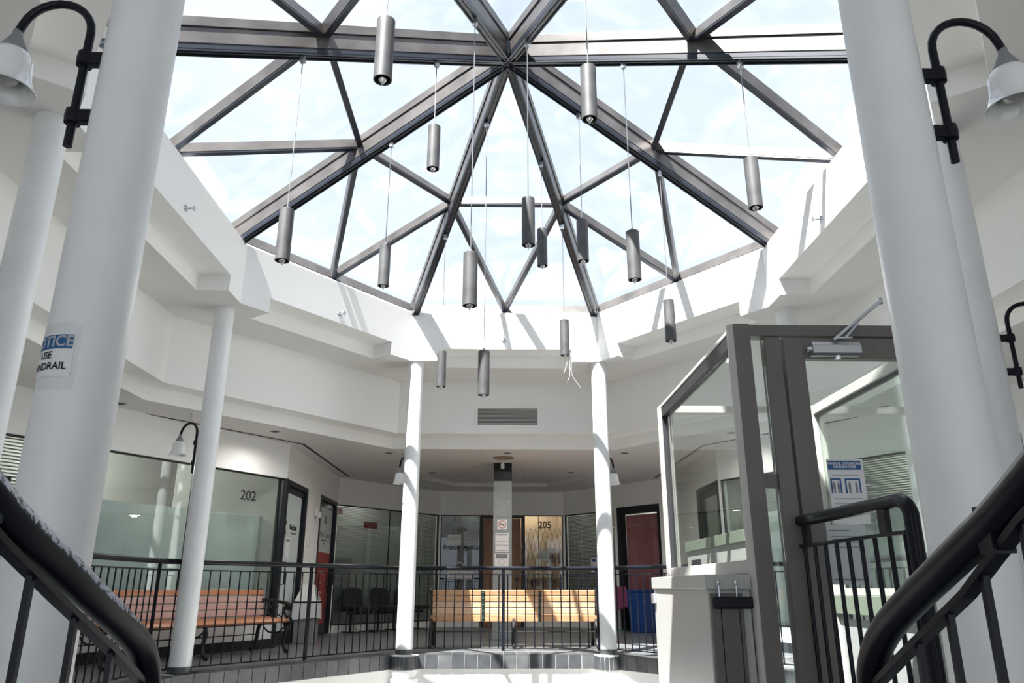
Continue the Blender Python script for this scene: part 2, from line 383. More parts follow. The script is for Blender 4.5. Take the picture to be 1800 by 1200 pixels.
for i in range(8):
    a, b, t, n, L = edge(TIL, i); q = n * .03
    mb.add([(a.x + q.x, a.y + q.y, -3.3), (b.x + q.x, b.y + q.y, -3.3), (b.x + q.x, b.y + q.y, -.16), (a.x + q.x, a.y + q.y, -.16)], [(0, 1, 2, 3)])
struct('wall_lower', mb, 'wall')
struct('floor_1', MB().box((-3.3, -4.3, -3.4), (3.3, 4.3, -3.3)), 'lowfloor')
# landing bridge in front of the lift
struct('floor_2', MB().box((1.24, -3.98, -.16), (2.35, -2.72, 0)), 'floor')

# ------------------------------------------------------------------ shop walls
def wall_run(name, A, B, openings, z1=ZC, th=.12, m='wall'):
    A, B = V(A), V(B); t = (B - A); L = t.length; t /= L; n = V((-t.y, t.x))   # n away from the atrium for clockwise runs
    mb = MB(); s = 0
    for s0, s1, z0, zt in sorted(openings):
        if s0 > s + .001: mb.obox(A, t, n, s, s0, 0, th, 0, z1)
        if z0 > 0: mb.obox(A, t, n, s0, s1, 0, th, 0, z0)
        if zt < z1: mb.obox(A, t, n, s0, s1, 0, th, zt, z1)
        s = s1
    if s < L - .001: mb.obox(A, t, n, s, L, 0, th, 0, z1)
    struct(name, mb, m); return A, t, n, L
HZ = 2.27
# left side, walked clockwise (from the camera towards the far end)
LA = wall_run('wall_left', (-5.25, 1.30), (-3.12, 4.99), [(.12, 1.28, .3, HZ), (1.36, 4.26, .3, HZ)])
LB = wall_run('wall_left_1', (-3.12, 4.99), (-3.1, 8.49), [(.0, 1.23, 0, HZ), (2.12, 3.46, 0, 2.29)])
LC = wall_run('wall_left_2', (-3.1, 8.49), (-1.33, 10.72), [(.02, 2.83, .12, HZ)])
FA = wall_run('wall_far', (-1.33, 10.72), (1.33, 10.72), [(.01, .87, .12, HZ), (.87, 1.81, 0, HZ), (1.81, 2.65, .12, HZ)])
RC = wall_run('wall_right_2', (1.33, 10.72), (3.1, 8.49), [(.02, 1.50, .12, HZ), (1.58, 2.68, 0, 2.31)])
RB = wall_run('wall_right_1', (3.1, 8.49), (3.12, 4.99), [(2.27, 3.48, 0, HZ)])
RA = wall_run('wall_right', (3.12, 4.99), (5.25, 1.30), [(.02, 2.90, .3, HZ), (2.98, 4.14, .3, HZ)])
wall_run('wall_left_3', (-5.25, -9), (-5.25, 1.30), [])
wall_run('wall_right_3', (5.25, 1.30), (5.25, -9), [])
mb = MB(); mb.box((-5.3, -9.12, 0), (-3.6, -9, ZS)); mb.box((3.6, -9.12, 0), (5.3, -9, ZS)); mb.box((-3.6, -9.12, 3.0), (3.6, -9, ZS)); struct('wall_near', mb, 'wall')  # unseen back wall; its opening is added to let in fill daylight
mb = MB()
for nm, (A, t, n, L), ops in (('l', LA, [(0, L if False else 4.26)]), ('b', LB, [(1.23, 2.12)]), ('r', RA, [(0, 4.26)])):
    for s0, s1 in ops: mb.obox(A, t, n, s0, s1, -.012, 0, 0, .12)
struct('baseboard_1', mb, 'blackmatt')

def window(name, W, s0, s1, z0, z1, mulls=(), fw=.02, mframe='frame', mglass='glass', depth=.03):
    A, t, n, L = W; c = A + t * (s0 + s1) / 2
    w = empty(name, (c.x, c.y, z0), kind='structure')
    mb = MB()
    mb.obox(A, t, n, s0, s1, depth, depth + .04, z1 - fw, z1); mb.obox(A, t, n, s0, s1, depth, depth + .04, z0, z0 + fw)
    mb.obox(A, t, n, s0, s0 + fw, depth, depth + .04, z0, z1); mb.obox(A, t, n, s1 - fw, s1, depth, depth + .04, z0, z1)
    mb.build('window_frame', mframe, w)
    cuts = [s0 + fw] + list(mulls) + [s1 - fw]
    for x in mulls: MB().obox(A, t, n, x - .006, x + .006, depth + .008, depth + .03, z0 + fw, z1 - fw).build('mullion', mframe, w)
    for a, b in zip(cuts, cuts[1:]): MB().obox(A, t, n, a + .004, b - .004, depth + .016, depth + .022, z0 + fw, z1 - fw).build('pane', mglass, w)
    return w
def blind(W, parent, s0, s1, z0, z1, pitch=.028, d=.09, m='blind'):
    A, t, n, L = W; mb = MB(); z = z0
    while z < z1:
        q = lambda s, dd, zz: (lambda p: (p.x, p.y, zz))(A + t * s + n * dd)
        mb.add([q(s0, d, z), q(s1, d, z), q(s1, d + .016, z + .017), q(s0, d + .016, z + .017)], [(0, 1, 2, 3)]); z += pitch
    return mb.build('blind_slats', m, parent, kind='stuff')
def room(name, W, s0, s1, depth, m, zt=ZC, lamp=0, lcol=(1, .97, .92)):          # dim shop interior behind a glazed front
    A, t, n, L = W; mb = MB()
    P = lambda s, d, z: (lambda p: (p.x, p.y, z))(A + t * s + n * d)
    mb.add([P(s0, depth, 0), P(s1, depth, 0), P(s1, depth, zt), P(s0, depth, zt)], [(0, 1, 2, 3)])
    for s in (s0, s1): mb.add([P(s, .125, 0), P(s, depth, 0), P(s, depth, zt), P(s, .125, zt)], [(0, 1, 2, 3)])
    c = A + t * (s0 + s1) / 2 + n * depth * .62
    if lamp:
        ld_ = bpy.data.lights.new('shop_lamp_fill', 'POINT'); ld_.energy = lamp * SHOP; ld_.shadow_soft_size = .15; ld_.color = lcol  # unseen light added to brighten the walkway; the tan shop's lamp is real
        lo = bpy.data.objects.new('shop_lamp_fill', ld_); COL.objects.link(lo); lo.location = (c.x, c.y, 2.45)
    return struct(name, mb, m)
def pos(W, s, d, z): p = W[0] + W[1] * s + W[2] * d; return (p.x, p.y, z)
def inn(W): n = W[2]; return (-n.x, -n.y, 0)

# left shop 202
w = window('window_1', LA, 1.36, 4.25, .3, HZ, mulls=(2.70,))
MB().obox(LA[0], LA[1], LA[2], 1.40, 4.20, .30, .31, .32, 1.745).build('pale_sheet', 'film', w)  # even pale sheet behind the lower part of the pane
lettering('lettering', '202', .185, pos(LA, 3.62, .043, 1.962), inn(LA), 'inkblack', w, bold=.002)
room('wall_left_4', LA, .05, 4.25, 2.2, 'shopwall', lamp=26)
w = window('window_2', LA, .12, 1.28, .3, HZ); blind(LA, w, .16, 1.24, .34, 2.24, pitch=.035)
# door 202 and the white door beyond
def shop_door(name, W, s0, s1, z1, m='door', hinge=1, glassm='glass'):
    A, t, n, L = W; c = A + t * (s0 + s1) / 2; d = empty(name, (c.x, c.y, 0), kind='structure')
    mb = MB(); mb.obox(A, t, n, s0, s0 + .07, -.01, .12, 0, z1); mb.obox(A, t, n, s1 - .07, s1, -.01, .12, 0, z1); mb.obox(A, t, n, s0 + .07, s1 - .07, -.01, .12, z1 - .07, z1); mb.build('door_frame', m, d)
    a, b = s0 + .08, s1 - .08
    mb = MB(); mb.obox(A, t, n, a, a + .07, .03, .075, .01, z1 - .08); mb.obox(A, t, n, b - .07, b, .03, .075, .01, z1 - .08)
    mb.obox(A, t, n, a + .07, b - .07, .03, .075, z1 - .16, z1 - .08); mb.obox(A, t, n, a + .07, b - .07, .03, .075, .01, .18)
    leaf = mb.build('door_leaf', m, d)
    MB().obox(A, t, n, a + .07, b - .07, .05, .056, .18, z1 - .16).build('pane', glassm, d)
    hs = a + .05 if hinge else b - .05
    MB().tube([pos(W, hs, .03, .82), pos(W, hs, -.04, .82), pos(W, hs, -.04, 1.12), pos(W, hs, .03, 1.12)], .011, 8).build('door_handle', 'black', d, smooth=True)
    return d
d1 = shop_door('door_1', LB, .03, 1.23, HZ)
MB().prism([(-3.155, 4.965), (-3.105, 4.965), (-3.10, 5.03), (-3.16, 5.06)], 0, HZ).build('corner_post', 'door', d1)
MB().obox(LB[0], LB[1], LB[2], .19, 1.07, .044, .048, .185, 2.10).build('reflection_film', 'reflection_tone', d1)  # sheet added before the pane to paint in its reflection
o = pos(LB, .48, .047, 1.62)
lettering('lettering', 'Blackbelt', .115, pos(LB, .70, .042, 1.63), inn(LB), 'inkblack', d1, bold=.003, sx=.95)
lettering('lettering', 'MARTIAL ARTS', .04, pos(LB, .74, .042, 1.545), inn(LB), 'inkblack', d1)
mb = MB(); flatbar(mb, pos(LB, .27, .042, 1.62), inn(LB), (-.07, .12), (.06, -.12), .035, 0, .001); flatbar(mb, pos(LB, .27, .042, 1.62), inn(LB), (.06, .10), (-.06, -.11), .03, 0, .0012); flatbar(mb, pos(LB, .27, .042, 1.62), inn(LB), (-.06, .05), (.07, .06), .02, 0, .0014)
mb.build('knot_emblem', 'inkblack', d1)
nb = empty('paper_notice', pos(LB, .47, .042, 1.2), label='tall white paper notice on the grey glass door next to window 202', cat='notice')
o = pos(LB, .47, .042, 1.2); mb = MB(); flat(mb, o, inn(LB), -.11, .11, 0, .28); mb.build('sheet', 'paper', nb)
mb = MB(); flat(mb, o, inn(LB), -.09, .09, .215, .25, .002, .003); mb.build('heading_print', 'inkgrey', nb)
d2 = shop_door('door_2', LB, 2.12, 3.46, 2.29, hinge=0)
MB().obox(LB[0], LB[1], LB[2], 2.28, 3.30, .044, .048, .185, 1.36).build('red_film', 'red', d2)
MB().obox(LB[0], LB[1], LB[2], 2.28, 3.30, .044, .048, 1.361, 2.12).build('pale_film', 'greypaper', d2)
lettering('lettering', 'White Center', .15, pos(LB, 2.79, .042, 1.66), inn(LB), 'inkgrey', d2)
lettering('lettering', 'medical aesthetics\nclinic', .06, pos(LB, 2.79, .042, 1.54), inn(LB), 'inkgrey', d2)
mb = MB()
for k in range(5): flatbar(mb, pos(LB, 2.79, .042, 1.86), inn(LB), (0, 0), (.11 * math.cos(R(90 + (k - 2) * 36)), .14 * math.sin(R(90 + (k - 2) * 36)) ), .03, 0, .001)
mb.build('leaf_emblem', 'inkgrey', d2)
for z in (1.02, .86, .70, .62): lettering('lettering', {1.02: 'SERVICES', .86: 'laser', .70: 'skin care', .62: 'massage'}[z], .07, pos(LB, 2.75, .042, z), inn(LB), 'inkpink', d2)
room('wall_left_5', LB, .0, 3.5, 1.6, 'shopwall', lamp=10)
# left glazed corner with blinds
w = window('window_3', LC, .02, 2.83, .12, HZ, mulls=(1.40,)); blind(LC, w, .05, 2.8, .35, 2.24)
MB().obox(LC[0], LC[1], LC[2], .1, .55, .13, .14, .35, 1.35).build('white_panel', 'paper', w)
mb = MB(); mb.obox(LC[0], LC[1], LC[2], .75, 1.10, .082, .088, 1.88, 2.0); mb.build('red_panel', 'red', w)  # small dark red panel behind the pane
room('wall_left_6', LC, .0, 2.85, 1.2, 'shopwall', lamp=6)
# far front: left window, wooden doors, right window 205
w = window('window_4', FA, .01, .87, .12, HZ)
lettering('lettering', 'Premier Medical', .13, (-.86, 10.745, 1.59), (0, -1, 0), 'inkblack', w, bold=.002, sx=.92)
lettering('lettering', '204', .13, (-.86, 10.745, 1.955), (0, -1, 0), 'inkblack', w)
def sheet(name, label, cat, c, nv, wd, ht, base='paper', lines=(), head=None, group=None):
    e = empty(name, (c[0], c[1], c[2]), label=label, cat=cat, group=group)
    flat(MB(), c, nv, -wd / 2, wd / 2, -ht / 2, ht / 2).build('sheet', base, e)
    if lines:
        mb = MB()
        for y, a, b, h in lines: flat(mb, c, nv, a * wd, b * wd, y * ht - h * ht / 2, y * ht + h * ht / 2, .002, .003)
        mb.build('print_lines', 'inkgrey', e)
    return e
sheet('paper_notice', 'white landscape sheet above black lettering on the far window, nearer the corner', 'notice', (-1.02, 10.742, 1.75), (0, -1, 0), .286, .222, lines=[(.2, -.35, .35, .04), (.05, -.3, .3, .04), (-.1, -.35, .3, .04)])
sheet('paper_notice', 'pale grey upright sheet on the glass beside the wooden door', 'notice', (-.66, 10.742, 1.785), (0, -1, 0), .29, .30, base='greypaper', lines=[(.3, -.3, .3, .03), (.1, -.35, .35, .03), (-.1, -.35, .2, .03)])
cs = sheet('shop_sign', 'white oblong shop sign with round emblem on the far glass behind the railing', 'sign', (-.90, 10.742, 1.035), (0, -1, 0), .63, .175)
lettering('lettering', 'Cannaservice', .115, (-.90, 10.739, 1.055), (0, -1, 0), 'inkgrey', cs)
lettering('lettering', 'medical clinic and education', .04, (-.90, 10.739, .975), (0, -1, 0), 'inkgrey', cs)
mb = MB(); flatring(mb, (-.90, 10.742, 1.2), (0, -1, 0), 0, 0, .075, .098, 0, .004); mb.build('round_emblem', 'greypaper', cs)
dd = empty('door_3', (.01, 10.72, 0), kind='structure')
A, t, n, L = FA
mb = MB(); mb.obox(A, t, n, .87, .93, -.01, .12, 0, HZ); mb.obox(A, t, n, 1.75, 1.81, -.01, .12, 0, HZ); mb.obox(A, t, n, .93, 1.75, -.01, .12, HZ - .06, HZ); mb.build('door_frame', 'frame', dd)
for s0, s1 in ((.94, 1.335), (1.345, 1.74)):
    lf = MB().obox(A, t, n, s0, s1, .03, .07, .01, HZ - .07).build('door_leaf', 'woodddoor', dd)
    mb = MB()
    for z0, z1 in ((.2, .95), (1.05, 1.55), (1.65, 2.1)): mb.obox(A, t, n, s0 + .07, s1 - .07, .018, .03, z0, z1)
    mb.build('raised_panel', 'woodddoor', lf)
MB().tube([pos(FA, 1.69, .03, .95), pos(FA, 1.69, -.03, .95), pos(FA, 1.60, -.03, .95)], .012, 8).build('door_handle', 'black', dd, smooth=True)
w = window('window_5', FA, 1.81, 2.65, .12, HZ, mulls=(2.12,))
lettering('lettering', '205', .21, (.93, 10.744, 2.06), (0, -1, 0), 'inkblack', w, bold=.004, sx=.9)
mb = MB()
for k in range(9):                                  # folding security gate behind the pane
    x = .52 + k * .105
    for sx in (1, -1): mb.bar((x, 10.86, 1.62), (x + sx * .105, 10.86, 2.0), .008, .008, up=(0, 1, 0)); mb.bar((x, 10.86, 1.62), (x + sx * .105, 10.86, 1.24), .008, .008, up=(0, 1, 0)); mb.bar((x, 10.86, .86), (x + sx * .105, 10.86, 1.24), .008, .008, up=(0, 1, 0))
mb.build('security_lattice', 'frame', w, kind='stuff')
mb = MB(); mb.box((1.0, 11.3, 1.3), (1.2, 11.34, 1.6)); mb.box((1.24, 11.3, 1.28), (1.32, 11.34, 1.55)); mb.box((.5, 11.3, .35), (1.3, 11.7, .95)); mb.build('back_counter', 'woodddoor', w)
lp = sheet('paper_notice', 'pale green sheet on the pane beneath the number 205', 'notice', (.90, 10.742, 1.43), (0, -1, 0), .23, .21, base='greypaper', lines=[(.12, -.4, .3, .08), (-.18, -.4, .3, .1)])
room('wall_far_1', FA, 1.3, 2.65, 1.2, 'tanwall', lamp=8, lcol=(1, .80, .60)); room('wall_far_2', FA, .0, 1.3, 1.2, 'dark', lamp=5)
# right glazed corner and the curtained door
w = window('window_6', RC, .02, 1.50, .12, HZ); blind(RC, w, .05, 1.48, .2, 2.24, m='dark')
sheet('paper_notice', 'small blue-headed notice on the glazed corner beside the round column', 'notice', pos(RC, .86, .045, 1.22), inn(RC), .20, .28)
mb = MB(); c = pos(RC, .86, .045, 1.22); flat(mb, c, inn(RC), -.075, .05, .06, .11, .002, .003); bpy.data.objects['paper_notice'] if False else None
mb.build('blue_heading', 'inkblue', [o for o in bpy.data.objects if o.get('label', '').startswith('small blue-headed')][0])
d4 = empty('door_4', pos(RC, 2.13, 0, 0), kind='structure')
A, t, n, L = RC
mb = MB(); mb.obox(A, t, n, 1.58, 1.70, -.01, .12, 0, 2.31); mb.obox(A, t, n, 2.62, 2.68, -.01, .12, 0, 2.31); mb.obox(A, t, n, 1.70, 2.62, -.01, .12, 2.17, 2.31); mb.build('door_frame', 'frame', d4)
MB().obox(A, t, n, 1.70, 2.62, .05, .056, .05, 2.17).build('pane', 'glass', d4)
mb = MB(); K = 90; vs = []; fs = []
for k in range(K + 1):
    s = 1.72 + .9 * k / K; dd_ = .11 + .022 * math.sin(k * .75 + .6 * math.sin(k * .21)) + .01 * math.sin(k * 1.9)
    vs += [pos(RC, s, dd_, .1), pos(RC, s, dd_ * .9 + .012, 2.15)]
for k in range(K): fs.append((2 * k, 2 * k + 2, 2 * k + 3, 2 * k + 1))
mb.add(vs, fs).build('curtain', 'curtain', d4, smooth=True)
room('wall_right_4', RC, 0, 2.85, 1.2, 'shopwall', lamp=9)
shop_door('door_5', RB, 2.27, 3.48, HZ)
room('wall_right_5', RB, 0, 3.5, 1.6, 'shopwall', lamp=10)
w = window('window_7', RA, .02, 2.90, .3, HZ, mulls=(1.6,)); blind(RA, w, .30, 2.86, 1.76, 2.24)
MB().obox(RA[0], RA[1], RA[2], .35, 2.86, .09, .10, .32, 1.76).build('pale_sheet', 'paper', w)
w2 = window('window_8', RA, 2.98, 4.14, .3, HZ); blind(RA, w2, 3.0, 4.1, .34, 2.24)
room('wall_right_6', RA, 0, 4.2, 2.2, 'shopwall', lamp=26)
# grey leaf decal on the right shop window
mb = MB()
for k in range(7):
    c = pos(RA, 2.35, .043, 1.45 + .09 * k)
    for sg in (-1, 1): flatbar(mb, c, inn(RA), (0, 0), (sg * .17, .07 - .02 * k), .035, 0, .001)
flatbar(mb, pos(RA, 2.35, .043, 1.3), inn(RA), (0, 0), (.03, .8), .012, 0, .001)
mb.build('leaf_decal', 'inkgrey', w)

# ------------------------------------------------------------------ skylight
AP, HB, DZ = 5.529, 4.379, .305
sky = empty('skylight', (0, 0, HB), label='octagonal pyramid skylight of bronze ribs and triangular glass panes', cat='skylight')
apexB = V((0, 0, AP)); apexG = V((0, 0, AP + DZ))
ribend = [V((p.x, p.y, HB)) for p in RIB]; gend = [V((p.x, p.y, 4.612)) for p in GLA]
for e, g in zip(ribend, gend):
    d = (e - apexB).normalized(); side = d.cross(V((0, 0, 1))).normalized(); up = side.cross(d).normalized()
    if up.z < 0: up = -up
    a0 = apexB + d * .05
    mb = MB(); mb.bar(a0, e + d * .02, .062, .135, up, off=.125); rb = mb.build('rib', 'rib', sky, bevel=.004)
    mb = MB(); mb.bar(a0, e + d * .14, .086, .085, up, off=.237); mb.build('upper_channel', 'rib', rb, bevel=.004)
    mb = MB(); mb.bar(a0, e, .05, .03, up, off=.045); mb.bar(a0, e + d * .01, .088, .030, up, off=.018); mb.bar(a0, e, .012, .014, up, off=.004)
    mb.bar(a0, e, .014, .012, up, off=.0)
    for sx in (-1, 1):
        q = side * (.037 * sx); mb.bar(a0 + q, e + q, .010, .02, up, off=-.004)
    mb.build('track', 'track', rb)
    MB().bar(e - d * .03, e + d * .06, .10, .10, up, off=.03).build('end_plate', 'track', rb)
mb = MB(); vs = [V((.13 * math.sin(R(22.5 + 45 * k)) * .9, .13 * 1.25 * math.cos(R(22.5 + 45 * k)), AP - .035)) for k in range(8)]
mb.add(vs + [V((0, 0, AP + .02))] + [p + V((0, 0, .25)) for p in vs], [(k, (k + 1) % 8, 8) for k in range(8)] + [(k, (k + 1) % 8, 9 + (k + 1) % 8, 9 + k) for k in range(8)]); mb.build('hub', 'track', sky)
def glazing_bar(a, b, nrm):
    mb = MB(); mb.bar(a, b, .058, .10, nrm, off=-.062); o = mb.build('glazing_bar', 'rib', sky, bevel=.003)
    mb = MB(); mb.bar(a, b, .050, .020, nrm, off=-.118); mb.build('bar_track', 'track', o)
for i in range(8):
    g0, g1 = gend[i], gend[(i + 1) % 8]; nrm = (g0 - apexG).cross(g1 - apexG).normalized()
    if nrm.z < 0: nrm = -nrm
    m0, m1, mb_ = (g0 + apexG) / 2, (g1 + apexG) / 2, (g0 + g1) / 2
    for a, b in ((m0, m1), (m0, mb_), (mb_, m1)): glazing_bar(a, b, nrm)
    for tri in ((apexG, m0, m1), (m0, g0, mb_), (m1, mb_, g1), (m0, mb_, m1)):
        MB().plate(tri, nrm * .012).build('pane', 'skyglass', sky)
    out = V(((g0 + g1) / 2).to_tuple()); out.z = 0; out.normalize()
    MB().bar(g0 - V((0, 0, .05)) , g1 - V((0, 0, .05)), .05, .13, nrm, off=0).build('edge_rail', 'rib', sky, bevel=.004)
    MB().bar(g0 - V((0, 0, .118)) - out * .02, g1 - V((0, 0, .118)) - out * .02, .03, .02, V((0, 0, 1)), off=0).build('edge_track', 'track', sky)

# ------------------------------------------------------------------ columns
COLS = [(-1.215, 3.96, 'slim white round column at the far railing, left of the honey bench'),
        (1.296, 3.95, 'slim white round column at the far railing, right of the honey bench'),
        (-3.11, 1.86, 'white round column standing in front of the red bench'),
        (3.10, 1.80, 'white round column mostly hidden behind the lift door head'),
        (-3.02, -1.69, 'white round column cut by the left edge of the picture'),
        (2.92, -1.62, 'white round column right of the thick near column by the lift'),
        (-1.237, -3.96, 'thick near white column carrying the notice about the handrail'),
        (1.197, -3.96, 'thick near white column in front of the lift door, scuffed on one side')]
cprof = [(.1035, .065), (.1035, 3.72)]
def make_column(x, y, label):
    c = empty('round_column', (x, y, 0), label=label, cat='column', group='white columns around the well', kind='thing')
    MB().lathe([(.1035, -.0), (.1035, 3.715)], seg=40).build('shaft', 'column', c, local=True, smooth=True)
    MB().lathe([(.109, 0), (.109, .062), (.1036, .064)], seg=32).build('base_band', 'tile', c, local=True, smooth=True)
    mb = MB().lathe([(.0, .004), (.172, .004), (.178, -.004), (.178, -.165), (.0, -.165)], seg=32); mb.build('collar', 'grout', c, local=True, smooth=True)
    mb = MB()
    for k in range(22):
        a0, a1 = 2 * math.pi * (k + .06) / 22, 2 * math.pi * (k + .94) / 22
        vs = [(r * math.cos(a), r * math.sin(a), z) for z in (-.16, -.012) for a in (a0, (a0 + a1) / 2, a1) for r in (.176, .184)]
        mb.add(vs, [(1, 3, 9, 7), (3, 5, 11, 9), (0, 1, 7, 6), (5, 4, 10, 11), (6, 7, 9, 8), (8, 9, 11, 10), (0, 2, 3, 1), (2, 4, 5, 3)])
    mb.build('collar_tiles', 'tile', c, local=True, kind='stuff')
    MB().lathe([(.172, -.165), (.168, -.20), (.14, -.245), (.14, -.26), (.18, -.265), (.18, -.32)], seg=32).build('lower_cap', 'wall', c, local=True, smooth=True)
    return c
def copy_tree(o, parent=None):
    c = o.copy(); COL.objects.link(c); c.parent = parent
    for ch in list(o.children): copy_tree(ch, c)
    return c
c0 = make_column(*COLS[0])
for x, y, lab in COLS[1:]:
    c = copy_tree(c0); c.location = (x, y, 0); c['label'] = lab
# square stone-clad pier in the alcove
pr = empty('square_pier', (-.006, 6.77, 0), label='square pier clad in grey and black stone tiles behind the honey bench', cat='pier', kind='thing')
MB().box((-.148, 6.63, 0), (.136, 6.92, ZC)).build('core', 'grout', pr)
zz = [0, .33, .64, .95, 1.26, 1.565, 1.87, 2.165, 2.462, 2.612, 2.764]
for k in range(len(zz) - 1):
    m = 'granite' if zz[k] < 2.4 else 'blackgranite'
    MB().box((-.158, 6.62, zz[k] + .002), (.146, 6.93, zz[k + 1] - .002)).build('tile', m, pr, bevel=.002)

# ------------------------------------------------------------------ hanging cylinder lamps
def on_rib(k, f): return apexB + (ribend[k] - apexB) * f
# ribend index: 0 far-left 1 far-right 2 right-far 3 right-near 4 near-right 5 near-left 6 left-near 7 left-far
PEND = [(5, .605, 3.985, 'largest grey cylinder lamp, highest on the left, cable leaving the picture top'),
        (4, .43, 4.20, 'grey cylinder lamp whose cable leaves the picture top right of the apex'),
        (6, .57, 3.484, 'leftmost of the hanging grey cylinder lamps'),
        (6, .22, 4.593, 'short-cabled grey cylinder lamp left of the apex, against a stained pane'),
        (7, .40, 3.913, 'grey cylinder lamp second from the left, level with the skylight rim'),
        (5, .23, 3.144, 'broad grey cylinder lamp on a very long cable in front of the far skylight rim'),
        (0, .17, 2.862, 'lowest grey cylinder lamp, hanging just above the far wall grille'),
        (0, .59, 3.361, 'slim grey cylinder lamp left of the lowest one, over the fascia trough'),
        (4, .13, 3.813, 'dark grey cylinder lamp right below the apex, overlapping a thinner one'),
        (1, .30, 4.363, 'thin grey cylinder lamp partly behind the dark one below the apex'),
        (2, .24, 4.071, 'grey cylinder lamp against the right edge of the far-right rib'),
        (3, .34, 3.505, 'pale-banded grey cylinder lamp between two right-hand skylight bars'),
        (3, .63, 3.903, 'rightmost hanging cylinder lamp, two-tone with pale ends'),
        (2, .54, 3.453, 'grey cylinder lamp in front of the right fascia, above the lift frame'),
        (1, .54, 3.681, 'small grey cylinder lamp with loose white wires under it, near the right column')]
def make_lamp():
    e = empty('pendant_lamp', (0, 0, 0), cat='lamp', group='cylinder lamps hung from the skylight ribs')
    r, h = .0535, .418
    MB().lathe([(.004, 0), (r - .004, 0), (r, -.004), (r, -h), (r - .006, -h), (r - .007, -h + .09), (.004, -h + .09)], seg=28).build('lamp_body', 'lamp', e, local=True, smooth=True)
    MB().lathe([(r - .0075, -h + .003), (r - .0075, -h + .085), (.004, -h + .085)], seg=24).build('reflector', 'lampin', e, local=True, smooth=True)
    MB().lathe([(.012, -h + .075), (.014, -h + .03), (.026, -h + .012), (.024, -h - .004), (.010, -h - .018), (.003, -h - .034), (.0005, -h - .036)], seg=16).build('bulb', 'chrome', e, local=True, smooth=True)
    MB().lathe([(.0005, .03), (.008, .03), (.012, .0)], seg=12).build('top_nipple', 'cable', e, local=True, smooth=True)
    return e
lamp0 = make_lamp()
for i, (k, f, z, lab) in enumerate(PEND):
    a = on_rib(k, f); e = lamp0 if i == 0 else copy_tree(lamp0)
    if i: 
        for ch in list(e.children):
            if ch.name.startswith(('cable', 'rib_clip')): bpy.data.objects.remove(ch)
    e.location = (a.x, a.y, z); e['label'] = lab; e.rotation_euler.z = i * .7
    L = a.z - z
    PENDC = (e, L)
    for nm, mbb, m in (('cable', MB().tube([(0, 0, .02), (0, 0, L - .03)], .0042, 6), 'cable'), ('rib_clip', MB().box((-.016, -.02, L - .065), (.016, .02, L - .012)), 'alu')):
        me_o = mbb.build(nm, m, None); me_o.parent = e
# loose wires beneath the lamp with missing neighbour
wr = empty('loose_wires', (.70, 2.07, 3.27), label='loose thin white wires dangling below a small cylinder lamp', cat='wires')
for pts in (((0, 0, .42), (.0, 0, .0), (-.01, 0, -.1), (-.05, 0, -.22)), ((.01, 0, .1), (.02, 0, -.12), (.015, 0, -.25), (-.03, 0, -.36)), ((.01, 0, .1), (.04, 0, -.08), (.035, 0, -.19), (.06, 0, -.2)), ((.0, 0, .05), (.02, 0, -.15), (.05, 0, -.26), (.13, 0, -.38))):
    MB().tube([(.70 + p[0], 2.07 + p[1], 3.27 + p[2]) for p in pts], .0016, 5).build('wire', 'wire', wr)

# ------------------------------------------------------------------ gooseneck lamps on the columns
def make_gooseneck():
    e = empty('wall_lamp', (0, 0, 0), cat='lamp', group='gooseneck lamps on the columns')   # +x points away from the column axis
    px, r, HU = .172, .0135, .07
    pts = [(px, 0, -.34), (px, 0, .085)] + [(px + .115 - .115 * math.cos(a), 0, .085 + .115 * math.sin(a)) for a in [R(k * 15) for k in range(1, 12)]] + [(px + .234, 0, .09), (px + .238, 0, .0 + HU)]
    MB().tube(pts, r, 12).build('arm', 'black', e, local=True, smooth=True)
    for z in (-.02, -.235):
        mb = MB(); mb.box((.095, -.017, z - .022), (px, .017, z + .022)); b = mb.build('bracket', 'black', e, local=True, bevel=.006)
        MB().lathe([(.001, z - .026), (.024, z - .024), (.026, z), (.024, z + .024), (.001, z + .026)], c=(px, 0, 0), seg=16).build('clamp', 'black', b, local=True, smooth=True)
    cx = px + .236
    MB().lathe([(.014, .02), (.016, .0), (.040, -.052), (.041, -.060), (.030, -.060)], c=(cx, 0, HU), seg=20).build('socket', 'inkgrey', e, local=True, smooth=True)
    MB().lathe([(.028, -.055), (.050, -.066), (.060, -.085), (.063, -.12), (.066, -.15), (.076, -.185), (.090, -.205), (.088, -.207), (.073, -.186), (.062, -.15), (.058, -.12), (.054, -.088), (.02, -.062)], c=(cx, 0, HU), seg=28).build('lamp_shade', 'opal', e, local=True, smooth=True)
    MB().lathe([(.014, -.065), (.022, -.09), (.036, -.125), (.038, -.15), (.030, -.172), (.012, -.182), (.0005, -.183)], c=(cx, 0, HU), seg=18).build('bulb', 'bulb', e, local=True, smooth=True)
    return e
g0 = make_gooseneck()
LAMPS = [((-1.237, -3.96, 2.425), R(180), 'black gooseneck lamp with opal bell shade on the near column with the notice'),
         ((1.197, -3.96, 2.40), R(0), 'black gooseneck lamp with opal bell shade on the near column by the lift'),
         ((-3.11, 1.86, 2.25), R(180 - 25), 'black gooseneck lamp on the column before the red bench'),
         ((2.92, -1.62, 2.27), R(-10), 'black gooseneck lamp at the right edge of the picture'),
         ((-1.215, 3.96, 2.25), R(120), 'gooseneck lamp half hidden behind the far column left of the honey bench'),
         ((1.296, 3.95, 2.25), R(60), 'gooseneck lamp half hidden behind the far column right of the honey bench')]
for i, (p, rz, lab) in enumerate(LAMPS):
    e = g0 if i == 0 else copy_tree(g0); e.location = p; e.rotation_euler.z = rz; e['label'] = lab

